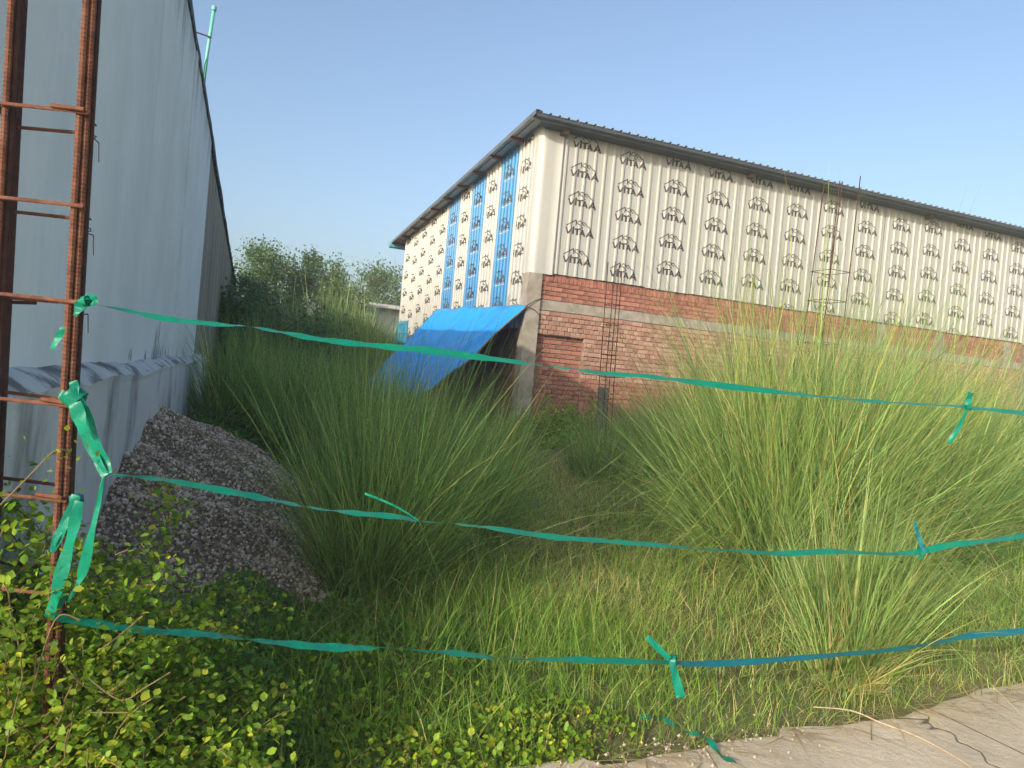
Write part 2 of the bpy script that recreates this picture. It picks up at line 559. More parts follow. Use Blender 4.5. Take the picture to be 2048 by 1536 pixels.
def sheet_mesh(name, width, pitch, z0, z1a, z1b, mat):
    xs = []
    n = int(round(width / pitch))
    for k in range(n):
        for q in (0, -.034, -.017, .017, .034):
            xs.append(k * pitch + (0 if q == 0 else pitch * .5 + q))
    xs.append(n * pitch)
    xs = sorted(xs)
    lo, hi = [], []
    for x in xs:
        h = profile(x, pitch)
        lo.append((x, -h, z0)); hi.append((x, -h, z1a + (z1b - z1a) * x / width))
    mb = MB(); mb.grid([lo, hi])
    lo2 = [(x, y + .006, z) for x, y, z in lo]; hi2 = [(x, y + .006, z) for x, y, z in hi]
    mb.grid([hi2, lo2]); mb.grid([lo2, lo])
    return mb.mesh(name, mat)

# printed emblem: peaks over the letters, drawn as strokes laid on the ribs
SX, SY = 1 / 900., 1 / 993.
def LP(x, y): return ((x - 545) * SX, (430 - y) * SY)
LOGO = [  # (points, stroke width)
    ([(258, 368), (452, 230), (472, 276), (604, 374)], 12),
    ([(500, 258), (524, 236), (645, 326)], 12), ([(452, 230), (466, 296), (456, 335)], 12),
    ([(570, 278), (612, 254), (640, 260), (668, 286), (768, 384)], 12),
    
    ([(262, 410), (308, 522)], 20), ([(308, 522), (372, 412)], 17),
    ([(412, 378), (418, 388)], 22),
    ([(414, 402), (412, 518)], 24),
    ([(448, 414), (560, 408)], 19), ([(496, 414), (496, 520)], 27),
    ([(604, 430), (552, 528)], 20), ([(604, 420), (655, 530)], 23), ([(575, 498), (640, 498)], 15),
    ([(762, 400), (702, 538)], 19), ([(762, 396), (835, 540)], 25), ([(725, 502), (810, 502)], 15),
]
TEXT = [(285, 345), (355, 392), (402, 470), (480, 530), (540, 600), (612, 690), (702, 760), (772, 830)]
_logo_cache = {}
def logo_mesh(pitch, off, zlo=-9, zhi=9):
    """off: distance from the left edge of the sheet to the emblem's centre"""
    key = (round(pitch, 4), round(off, 3), round(zlo, 2), round(zhi, 2))
    if key in _logo_cache: return _logo_cache[key]
    bm = bmesh.new()
    def seg(a, b, wd, k=0):
        ax, az = LP(*a); bx, bz = LP(*b)
        L = math.hypot(bx - ax, bz - az)
        dx, dz = (bx - ax) / L, (bz - az) / L
        hw = wd * SX * .78
        ax -= dx * hw * .6; az -= dz * hw * .6; bx += dx * hw * .6; bz += dz * hw * .6
        f = bm.faces.new([bm.verts.new(p) for p in ((ax + dz * hw, 0, az - dx * hw), (bx + dz * hw, 0, bz - dx * hw), (bx - dz * hw, 0, bz + dx * hw), (ax - dz * hw, 0, az + dx * hw))])
        f.material_index = k
    for pts, wd in LOGO:
        for a, b in zip(pts[:-1], pts[1:]): seg(a, b, wd)
    for a, b in TEXT: seg((a, 576), (b, 576), 11, 1)
    def cut(co, no, clear=False):
        bmesh.ops.bisect_plane(bm, geom=bm.verts[:] + bm.edges[:] + bm.faces[:], plane_co=co, plane_no=no, clear_outer=clear)
    for k in range(-1, 8):                       # cut along every fold of the sheet, then lay it on the ribs
        for q in (-.034, -.017, .017, .034):
            x = (k + .5) * pitch + q - off
            if abs(x) < .36: cut((x, 0, 0), (1, 0, 0))
    if zlo > -5: cut((0, 0, zlo), (0, 0, -1), True)
    if zhi < 5: cut((0, 0, zhi), (0, 0, 1), True)
    for v in bm.verts:
        v.co.y = -profile(v.co.x + off, pitch) - .003
    me = bpy.data.meshes.new('printed_logo')
    bm.to_mesh(me); bm.free()
    me.materials.append(M['ink']); me.materials.append(M['ink_pale'])
    me.update()
    _logo_cache[key] = me
    return me

def build_warehouse():
    w = empty('warehouse', (BC.x, BC.y, 0.0), BA)
    tag(w, 'warehouse with cream and blue printed metal cladding above a red brick wall', 'building')
    # --- front cladding, one sheet after the other (local x along the front, local -y outwards)
    tops = [6.31, 6.16, 6.38, 6.32, 6.39, 6.44, 6.09, 6.39, 6.04, 6.14, 6.47, 6.36, 6.12]
    W = 1.14; pitch = W / 5
    fme = sheet_mesh('cladding_sheet', W, pitch, CL_Z0, CL_TOP, CL_TOP, M['sheet_white'])
    for i, zt in enumerate(tops):
        sh = link('cladding_sheet', fme, w, (.42 + i * W, -.045 - .006 * ((i * 7) % 3), .010 * math.sin(i * 2.3)), (0, .0025 * math.sin(i * 5.1), 0))
        off = .55 + .05 - (.035 if i > 5 else 0)
        off = .575
        z = zt
        while z > CL_Z0 - .1:
            lo, hi = CL_Z0 + .008 - z, CL_TOP - z
            if lo < .12:
                me = logo_mesh(pitch, off, lo if lo > -.2 else -9, hi if hi < .22 else 9)
                if len(me.polygons): link('printed_logo', me, sh, (off, 0, z))
            z -= .598
    # --- side cladding: far edge first when read from outside
    WL = 1.03; pl = WL / 5; zb = 2.37
    phase = [5.80, 5.91, 5.78, 5.69, 5.39, 5.54, 5.38, 5.20, 4.96, 4.83, 5.02]
    blue = (1, 3, 5)
    for i in range(11):
        t0 = .12 + i * WL; t1 = t0 + WL
        me = sheet_mesh('cladding_sheet', WL, pl, zb, roof_z(t1) - .0, roof_z(t0) - .0, M['sheet_blue' if i in blue else 'sheet_white'])
        sh = link('cladding_sheet', me, w, (-.045, t1, 0), (0, 0, -math.pi / 2))
        if i in blue: sh['label'] = 'blue cladding sheet'
        z = phase[i] + 2 * .598
        while z > roof_z(t0 + .5) - .05: z -= .598
        off = .5
        while z > zb - .1:
            lo, hi = zb + .008 - z, roof_z(t0 + .75) - z
            if lo < .12:
                me = logo_mesh(pl, off, lo if lo > -.2 else -9, hi if hi < .22 else 9)
                if len(me.polygons): link('printed_logo', me, sh, (off, 0, z))
            z -= .598
    # --- rounded corner flashing
    mb = MB(); lo, hi = [], []
    pts = [(-.062, .36), (-.064, .18)]
    for k in range(9):
        a = math.pi + (math.pi / 2) * k / 8
        pts.append((.10 + .165 * math.cos(a), .10 + .165 * math.sin(a)))
    pts += [(.25, -.067), (.41, -.066), (.425, -.082), (.455, -.082), (.47, -.05)]
    for x, y in pts:
        lo.append((x, y, CL_Z0 - .035)); hi.append((x, y, roof_z(y) + .0))
    mb.grid([lo, hi]); mb.grid([[(x + .004, y + .004, z) for x, y, z in hi], [(x + .004, y + .004, z) for x, y, z in lo]])
    mb.grid([[(x + .004, y + .004, z) for x, y, z in lo], lo])
    mb.build('corner_flashing', M['sheet_white'], w, smooth=True)
    mb = MB(); mb.box(15.25, 15.62, -.075, .1, CL_Z0 - .03, 6.48); mb.build('corner_flashing', M['sheet_white'], w)
    # --- roof
    OH_F, OH_S, BACK = .55, .41, 12.15
    rp = 1.0
    roof = MB().box(-.02, LEN_F - .1, .0, LEN_L, 5.4, 5.42).build('roof', M['roof_under'], w)
    rs = None
    x = -OH_S
    while x < LEN_F + .3:
        if rs is None:
            mb = MB(); lo, hi, lo2, hi2 = [], [], [], []
            for k in range(5):
                for q in (0, .075, .095, .125, .145):
                    xx = k * .2 + q
                    h = .034 if q in (.095, .125) else 0
                    lo.append((xx, -OH_F, roof_z(-OH_F) + .016 + h)); hi.append((xx, BACK, roof_z(BACK) + .016 + h))
            lo.append((1.0, -OH_F, roof_z(-OH_F) + .016)); hi.append((1.0, BACK, roof_z(BACK) + .016))
            mb.grid([lo, hi])
            l2 = [(a, b, c - .006) for a, b, c in lo]; h2 = [(a, b, c - .006) for a, b, c in hi]
            mb.grid([h2, l2]); mb.grid([l2, lo])
            rs = mb.mesh('roof_sheet', M['roof'])
            rs.materials.append(M['roof_under'])
            nq = len(lo) - 1
            mi = [0] * nq + [1] * nq + [0] * nq
            rs.polygons.foreach_set('material_index', mi)
        link('roof_sheet', rs, roof, (x, 0, 0))
        x += 1.0
    # purlins run along the front and show under the verge
    for k in range(11):
        t = -.38 + k * 1.24
        z = roof_z(t) + .008
        mb = MB(); mb.box(-OH_S + .03, LEN_F + .3, t - .03, t + .03, z - .075, z)
        mb.build('purlin', M['purlin' if k else 'roof'], roof)
    # verge trim and front edge trim
    mb = MB()
    mb.grid([[(-OH_S - .012, -OH_F, roof_z(-OH_F) - .03), (-OH_S - .012, BACK, roof_z(BACK) - .03)], [(-OH_S - .012, -OH_F, roof_z(-OH_F) + .058), (-OH_S - .012, BACK, roof_z(BACK) + .058)], [(-OH_S + .1, -OH_F, roof_z(-OH_F) + .059), (-OH_S + .1, BACK, roof_z(BACK) + .059)]])
    mb.build('verge_trim', M['roof'], roof)
    mb = MB()
    mb.grid([[(-OH_S + .02, -OH_F + .02, roof_z(-OH_F) + .006), (LEN_F + .4, -OH_F + .02, roof_z(-OH_F) + .006)], [(-OH_S + .02, -OH_F + .035, roof_z(-OH_F) - .05), (LEN_F + .4, -OH_F + .035, roof_z(-OH_F) - .05)], [(-.02, -.08, 6.44), (LEN_F + .05, -.08, 6.44)]])
    mb.build('eave_board', M['slate'], roof)
    # steel angle stubs seen at the top of the front cladding
    for s in (.34, 5.1, 10.9, 15.2):
        MB().box(s, s + .13, -.24, -.05, 6.36, 6.46).build('rafter_end', M['wood'], roof)
    mb = MB(); mb.tube([(-OH_S - .06, BACK + .05, roof_z(BACK) - .06), (LEN_F, BACK + .05, roof_z(BACK) - .06)], .11, 10); mb.build('gutter', M['gutter'], w)
    # back and right sides, plain
    mb = MB(); mb.box(-.03, LEN_F - .2, LEN_L - .05, LEN_L, .1, 5.7); mb.box(LEN_F - .25, LEN_F - .15, .1, LEN_L, .1, 5.6); mb.build('rear_wall', M['shed'], w)
    # --- brick wall below
    ZB0 = .10
    PIL0, PIL1 = -.06, .24
    REC0, REC1, RECZ = .24, 1.36, 2.27
    bw = MB()
    bw.box(REC1, LEN_F, 0.0, .22, ZB0, CL_Z0); bw.box(PIL1, REC1, 0.0, .22, RECZ, CL_Z0); bw.box(PIL1, REC1, .10, .22, ZB0, RECZ)
    bw.box(0.0, .22, .24, LEN_L - .06, ZB0, 2.42)
    wall = bw.build('brick_wall', M['mortar'], w)
    MB().box(-.075, .235, -.075, .235, ZB0, CL_Z0 - .04).build('corner_pillar', M['concrete'], w)
    mb = MB(); n = 60; rows = []
    rnd = random.Random(4)
    for k in range(n + 1):
        s = .24 + (LEN_F - .3 - .24) * k / n
        e = [rnd.uniform(-.006, .006) for _ in range(4)]
        rows.append([(s, .01, 2.775), (s, -.022 + e[0], 2.78 + e[1]), (s, -.024 + e[2], 2.985 + e[3]), (s, .01, 2.99)])
    mb.grid(rows); mb.build('tie_beam', M['concrete'], w)
    for s in (9.7, 11.78, 14.5):
        MB().box(s, s + .27, -.02, .05, 2.992, CL_Z0 - .02).build('concrete_column', M['concrete'], w)
    # bricks
    rnd = random.Random(21)
    items = []      # (s0, length, z0, height, kind, depth)
    def course(s0, s1, z0, hgt, unit, kind, y=0.0, shift=0.0, jit=.0):
        s = s0 - shift * unit
        while s < s1 - .02:
            a, b = max(s, s0), min(s + unit - .014, s1)
            if b - a > .035: items.append((a, b - a, z0, hgt, kind, y, jit))
            s += unit
    course(.25, LEN_F - .3, 3.372, .150, .093, 'red', jit=.006)                     # bricks on edge
    for k in range(4): course(.25, LEN_F - .3, 2.997 + k * .094, .080, .25, 'red', shift=.5 * (k % 2), jit=.004)
    for k in range(5): course(.25, LEN_F - .3, 2.285 + k * .098, .080, .128 if k in (0, 1, 2, 3) else .25, 'pink', shift=.5 * (k % 2), jit=.012)
    for k in range(23):
        z = 2.19 - k * .094
        course(REC0 + .01, REC1 - .0, z, .076, .25, 'red', .10, .5 * (k % 2), .004)
        course(REC1, LEN_F - .3, z, .078, .128 if k % 3 else .25, 'pink' if k < 9 else 'red', 0.0, .5 * (k % 2), .012)
    items = [it for it in items if not any(it[2] > 2.99 and it[0] + it[1] > c - .01 and it[0] < c + .28 for c in (9.7, 11.78, 14.5))]
    def brick_me(L, h, seed):
        r_ = random.Random(seed); bm = bmesh.new()
        bmesh.ops.create_cube(bm, size=1.0)
        for v in bm.verts:
            v.co.x = v.co.x * L + r_.uniform(-.004, .004); v.co.y = v.co.y * .06 + r_.uniform(-.003, .003); v.co.z = v.co.z * h + r_.uniform(-.004, .004)
        bmesh.ops.bevel(bm, geom=[e for e in bm.edges if all(v.co.y < 0 for v in e.verts)], offset=.006, segments=1, affect='EDGES')
        me = bpy.data.meshes.new('brick'); bm.to_mesh(me); bm.free()
        return me
    order = sorted(range(len(items)), key=lambda i: items[i][0] + (6 if items[i][2] < 1.0 else 0) + (1.5 if items[i][1] < .09 else 0))
    single = set(order[:298])
    cache = {}
    joined = {'red': MB(), 'pink': MB()}
    for i, (s, L, z, h, kind, y, jit) in enumerate(items):
        dy = rnd.uniform(-jit, jit)
        yc = y + .03 - .019 + dy
        if i in single:
            key = (round(L, 2), h, kind, rnd.randrange(3))
            if key not in cache:
                me = brick_me(round(L, 2), h, len(cache)); me.materials.append(M['brick_' + kind]); cache[key] = me
            link('brick', cache[key], wall, (s + L / 2, yc, z + h / 2), (rnd.uniform(-.01, .01), rnd.uniform(-.012, .012), rnd.uniform(-.012, .012)))
        else:
            joined[kind].box(s, s + L, yc - .03, yc + .03, z + rnd.uniform(-.004, .004), z + h + rnd.uniform(-.004, .004))
    for k in range(23):                                     # side wall, dark under the tarpaulin
        t = .25 - (.125 if k % 2 else 0)
        while t < LEN_L - .2:
            z = .25 + k * .094
            joined['red'].box(-.014 + rnd.uniform(-.004, .004), .03, max(t, .245), t + .236, z, z + .08)
            t += .25
    for kind in joined:
        tag(joined[kind].build('bricks', M['bricks_' + kind], wall), kind='stuff')
    # --- blue grilled window at the far end of the side
    win = MB().box(-.09, -.02, 9.95, 11.5, 1.7, 2.86).build('window', M['sheet_blue'], w)
    for k in range(5):
        mb = MB(); t = 10.05 + k * .34; mb.box(-.125, -.092, t, t + .05, 1.72, 2.84); mb.build('grille_bar', M['gutter'], win)
    for k in range(4):
        mb = MB(); z = 1.8 + k * .32; mb.box(-.122, -.094, 9.97, 11.48, z, z + .05); mb.build('grille_bar', M['gutter'], win)
    return w
build_warehouse()

def bl(s, t, z):
    ca, sa = math.cos(BA), math.sin(BA)
    return Vector((BC.x + s * ca - t * sa, BC.y + s * sa + t * ca, z))

# ------------------------------------------------------------------ blue tarpaulin lean-to
def build_tarp():
    o = empty('tarpaulin_shelter', bl(-1, 2, .2))
    tag(o, 'blue tarpaulin lean-to sloping from the brick corner down into the grass', 'tarpaulin')
    L = lambda p: Vector(p) - o.location
    rnd = random.Random(8)
    nu, nv = 46, 34; rows = []
    for i in range(nu + 1):
        u = i / nu                                   # along the side wall
        row = []
        for j in range(nv + 1):
            v = j / nv                               # down the slope
            t = -.12 + (6.1 - 1.8 * v) * u
            s = -.09 - 2.55 * v - .15 * u
            z = (2.80 + .22 * u) * (1 - v) + (.42 + .1 * u) * v
            z -= .16 * math.sin(math.pi * v) * math.sin(math.pi * min(1, u * 1.1)) + .08 * math.sin(math.pi * v)
            fan = math.atan2(v + .02, u + .02)
            wr = .035 * math.sin(19 * fan) * min(1, 3 * math.hypot(u, v)) * (1 - .6 * u) + .022 * math.sin(11 * (u * 1.2 - v * .9) + 2 * math.sin(5 * v)) + .012 * math.sin(31 * u - 17 * v) + .015 * math.sin(9 * v + 23 * u)
            z += 1.5 * wr * (1 - .5 * abs(2 * v - 1))
            row.append(L(bl(s, t + .05 * math.sin(7 * v) * u, z)))
        rows.append(row)
    mb = MB(); mb.grid(rows)
    me = mb.mesh('sheet', M['tarp'], True)
    sh = link('sheet', me, o)
    md = sh.modifiers.new('thickness', 'SOLIDIFY'); md.thickness = .004
    mb = MB(); mb.tube([Vector(p) + Vector((0, 0, -.02)) for p in rows[0]], .018, 6); mb.build('edge_rope', M['wood'], o)
    for u, v, nm in ((0, .97, 'pole'), (.5, .97, 'pole'), (.98, .97, 'pole'), (.5, .02, 'pole')):
        p = rows[int(u * nu)][int(v * nv)]
        q = Vector((p.x, p.y, -.05))
        mb = MB(); mb.tube([q, Vector(p) + Vector((0, 0, .03))], .028, 8); mb.build(nm, M['wood'], o)
    # rope lashing to the pillar top
    mb = MB()
    a = L(bl(-.09, -.12, 2.80)); mb.tube([a, L(bl(.0, -.11, 2.86)), L(bl(.12, -.10, 2.94)), L(bl(.25, -.09, 3.0))], .008, 6)
    mb.tube([a, L(bl(.1, -.11, 2.75)), L(bl(.28, -.09, 2.62))], .007, 6)
    mb.build('lashing', M['wire'], o)
    # loose twig bundle jammed behind the lashing
build_tarp()

# ------------------------------------------------------------------ rebar cages
def bar_mesh(mb, a, b, r, rib=True, n=8):
    a, b = Vector(a), Vector(b)
    L = (b - a).length
    if not rib:
        mb.tube([a, b], r, n); return
    k = int(L / .0055); pts = []; rs = []
    for i in range(k + 1):
        pts.append(a.lerp(b, i / k)); rs.append(r * (1.10 if i % 2 == 0 else .95))
    mb.tube(pts, rs, n)

def build_front_cage():
    base = at(120, 900, 1.98)
    o = empty('rebar_column', (base.x, base.y, -.05))
    tag(o, 'rusty rebar column cage in the left foreground with green ribbons tied on', 'rebar column')
    O = o.location.copy()
    L = lambda p: Vector(p) - O
    YF, YB = 1.90, 2.10
    bars = [((176, -60), (102, 1240), YF, .0085, 'rust'), ((190, -60), (117, 1240), YF + .012, .0085, 'rust'), ((200, -60), (126, 1240), YF + .03, .008, 'rust_dark'),
            ((27, -60), (-46, 1240), YF, .0085, 'rust'), ((40, -60), (-33, 1240), YF + .015, .0095, 'rust_dark'), ((52, -60), (-15, 1240), YB, .0085, 'rust_dark'),
            ((188, -60), (131, 1240), YB, .0085, 'rust_dark')]
    for i, (p, q, Y, r, mt) in enumerate(bars):
        a, b = at(*p, Y), at(*q, Y)
        d = (b - a).normalized()
        b2 = b + d * ((b.z - (-.05)) / -d.z) if d.z < 0 else b
        a2 = a - d * .9
        mb = MB(); bar_mesh(mb, L(b2), L(a2), r, i in (0, 1, 3)); mb.build('vertical_bar', M[mt], o)
    def X(y0, row):            # x of the right bar pair and left pair at photo row
        return 175 - (row + 0) * .057, 22 - row * .057
    rnd = random.Random(3)
    # each stirrup is one closed square of thinner bar
    for row, extra in ((20 - 190, 0), (20, 0), (215, 1), (402, 0), (594, 2), (802, 3), (992, 4), (1180, 0), (1370, 0)):
        if row == 20: continue
        xr, xl = X(0, row)
        fl = at(xl - 14, row - 9, YF - .014); fr = at(xr + 12, row + 10, YF - .014)
        br = at(xr + 12, row + 10, YF - .014); br = fr + Vector((fr.x / fr.y * .21 + .012, .21, .0)); bk = fl + Vector((fl.x / fl.y * .21 + .03, .21, .0))
        dz = rnd.uniform(-.006, .006)
        mb = MB(); mb.tube([L(fl), L(fr), L(br) + Vector((0, 0, dz)), L(bk), L(fl)], .0052, 7); mb.build('stirrup', M['rust' if row < 700 else 'rust'], o)
        if extra in (1, 3, 4):        # hooked end of the stirrup lying along the front
            x0 = xr - 60 if extra == 1 else xr - 46
            mb = MB(); mb.tube([L(at(x0, row - 4, YF - .02)), L(at(xr + 6, row + 4, YF - .022))], .0056, 7); mb.build('hook', M['rust'], o)
        if extra in (2,):
            mb = MB(); mb.tube([L(at(10, row + 10, YB)), L(at(72, row + 12, YB))], .0052, 7); mb.build('hook', M['rust_dark'], o)
        # twisted binding wire at the right corner
        c = L(at(xr + 16, row + 42 if row < 500 else row + 8, YF + .06)); mb = MB(); pts = []
        for k in range(16):
            a = k * .9
            pts.append(c + Vector((.010 * math.cos(a) + .0012 * k, .010 * math.sin(a), -.0025 * k + rnd.uniform(-.003, .003))))
        mb.tube(pts, .0016, 5); mb.tube([pts[-1], pts[-1] + Vector((.004, 0, -.05))], .0013, 5); mb.tube([c, c + Vector((.016, -.01, .012)), c + Vector((.024, -.01, .006))], .0028, 5)
        mb.build('tie_wire', M['wire'], o)
build_front_cage()

def build_cage(name, label, base, top, Y, half, rows, rebar_r, stub=None):
    o = empty(name, (base.x, base.y, base.z))
    tag(o, label, 'rebar cage', 'bare rebar cages standing in the plot')
    Lv = top - base
    ca, sa = math.cos(BA), math.sin(BA)
    off = [(-half, -half), (half, -half), (half, half), (-half, half)]
    offs = [Vector((x * ca - y * sa, x * sa + y * ca, 0)) for x, y in off]
    rnd = random.Random(int(base.x * 100))
    for v in offs:
        mb = MB(); e = rnd.uniform(-.12, .06)
        mb.tube([v, v + Lv * .5 + Vector((rnd.uniform(-.015, .015), 0, 0)), v + Lv + Vector((rnd.uniform(-.03, .03), 0, e))], rebar_r, 6); mb.build('vertical_bar', M['rust_dark'], o)
    for k in rows:
        mb = MB(); q = [v * 1.06 + Lv * k for v in offs]; mb.tube(q + [q[0]], rebar_r * .7, 6); mb.build('stirrup', M['rust_dark'], o)
    if stub:
        mb = MB(); h = .055
        p = [Vector((-half * .7, 0, 0)) + Vector((x * ca - y * sa, x * sa + y * ca, 0)) for x, y in ((-h, -h), (h, -h), (h, h), (-h, h))]
        mb.grid([[q + Vector((0, 0, -.3)) for q in p + p[:1]], [q + Vector((0, 0, stub)) for q in p + p[:1]]]); b = len(mb.v)
        mb.v += [tuple(q + Vector((0, 0, stub))) for q in p]; mb.f.append((b, b + 1, b + 2, b + 3))
        mb.build('concrete_stub', M['stub'], o)
b1 = at(1205, 900, 11.0); b1.z = .14
build_cage('rebar_cage', 'thin rebar cage on a concrete stub before the brick wall', b1, at(1231, 530, 11.0), 11.0, .085, (.33, .44, .55, .62, .70, .8), .007, stub=1.18)
b2 = at(1612, 900, 9.0); b2.z = .1
build_cage('rebar_cage', 'tall rebar cage rising above the right grass in front of printed cladding', b2, at(1684, 362, 9.0), 9.0, .15, (.2, .35, .5, .63, .72), .0065)

# ------------------------------------------------------------------ green ribbons
TAPE_P = Vector((-1.13, 1.885))
TAPE_N = Vector((-ROAD_D.y, ROAD_D.x))
def tape_pt(px, py):
    d = ray(px, py)
    k = (TAPE_P.x * TAPE_N.x + TAPE_P.y * TAPE_N.y) / (d.x * TAPE_N.x + d.y * TAPE_N.y)
    return Vector((d.x * k, d.y * k, EYE + d.z * k))

def catmull(P, sub):
    out = []
    n = len(P)
    for i in range(n - 1):
        p0, p1, p2, p3 = P[max(i - 1, 0)], P[i], P[i + 1], P[min(i + 2, n - 1)]
        for k in range(sub):
            t = k / sub
            out.append(.5 * ((2 * p1) + (p2 - p0) * t + (2 * p0 - 5 * p1 + 4 * p2 - p3) * t * t + (3 * p1 - p0 - 3 * p2 + p3) * t ** 3))
    out.append(P[-1])
    return out

WID = .036
def ribbon_mesh(pts, o, mat, seed=0):
    rnd = random.Random(seed)
    P = []
    for i, (x, y, wpx) in enumerate(pts):
        q = tape_pt(x, y)
        c = max(.13, min(1, .80 * wpx * q.y / FPX / WID))
        P.append(np.array([q.x, q.y, q.z, math.acos(c) - math.atan2(q.z - EYE, math.hypot(q.x, q.y))]))
    C = catmull(P, 8)
    a, b = [], []
    n3 = Vector((TAPE_N.x, TAPE_N.y, 0)) * -1
    for k, c in enumerate(C):
        p = Vector(c[:3]) - o.location
        th = c[3] + .16 * math.sin(k * .9 + seed * 3) * rnd.random() + .10 * math.sin(k * .23 + seed)
        cr = (Vector((0, 0, 1)) * math.cos(th) - n3 * math.sin(th)) * (WID * .5)
        cup = n3 * (.004 * math.sin(k * .7 + seed))
        a.append(p + cr); b.append(p - cr)
    m_ = [(x + y) / 2 + n3 * (.0035 * math.sin(i * .45 + seed)) for i, (x, y) in enumerate(zip(a, b))]
    mb = MB(); mb.grid([a, m_, b])
    return mb.mesh('strip', mat, True)

def img_strip(pts, o, Y, bulge=.01):
    """a short hanging strip: photo points with width, at distance Y, slightly cupped"""
    P = []
    for i, q in enumerate(pts):
        yy = Y + (q[3] if len(q) > 3 else 0)
        v = at(q[0], q[1], yy); P.append(np.array([v.x, v.y, v.z, q[2] * yy / FPX]))
    C = catmull(P, 6); a, b, mid = [], [], []
    for i, c in enumerate(C):
        p = Vector(c[:3]); t = (Vector(C[min(i + 1, len(C) - 1)][:3]) - Vector(C[max(i - 1, 0)][:3])).normalized()
        n_ = t.cross(Vector((0, 1, 0))).normalized()
        n_ = (n_ + Vector((0, .35 * math.sin(i * .5), 0))).normalized()
        h = n_ * (c[3] * .5)
        a.append(p + h - o.location); b.append(p - h - o.location); mid.append(p - o.location + Vector((0, -.003 * math.sin(i * .8), 0)))
    mb = MB(); mb.grid([a, mid, b])
    return mb

def knot(o, px, py, size, Y=None, mat='ribbon', seed=1):
    """a small pulled knot: a few overlapping loops of strip"""
    rnd = random.Random(seed)
    c = (tape_pt(px, py) if Y is None else at(px, py, Y)) - o.location
    mb = MB()
    for k in range(3):
        ax = Vector((rnd.uniform(-1, 1), rnd.uniform(-.4, .4), rnd.uniform(-1, 1))).normalized()
        u = ax.cross(Vector((0, 1, .2))).normalized(); v = ax.cross(u)
        a, b = [], []
        for i in range(15):
            w = 2 * math.pi * i / 14
            q = c + (u * math.cos(w) + v * math.sin(w)) * size * (.55 + .15 * k)
            a.append(q + ax * size * .42); b.append(q - ax * size * .42)
        mb.strip(a, b)
    mb.build('knot', M[mat], o, smooth=True)

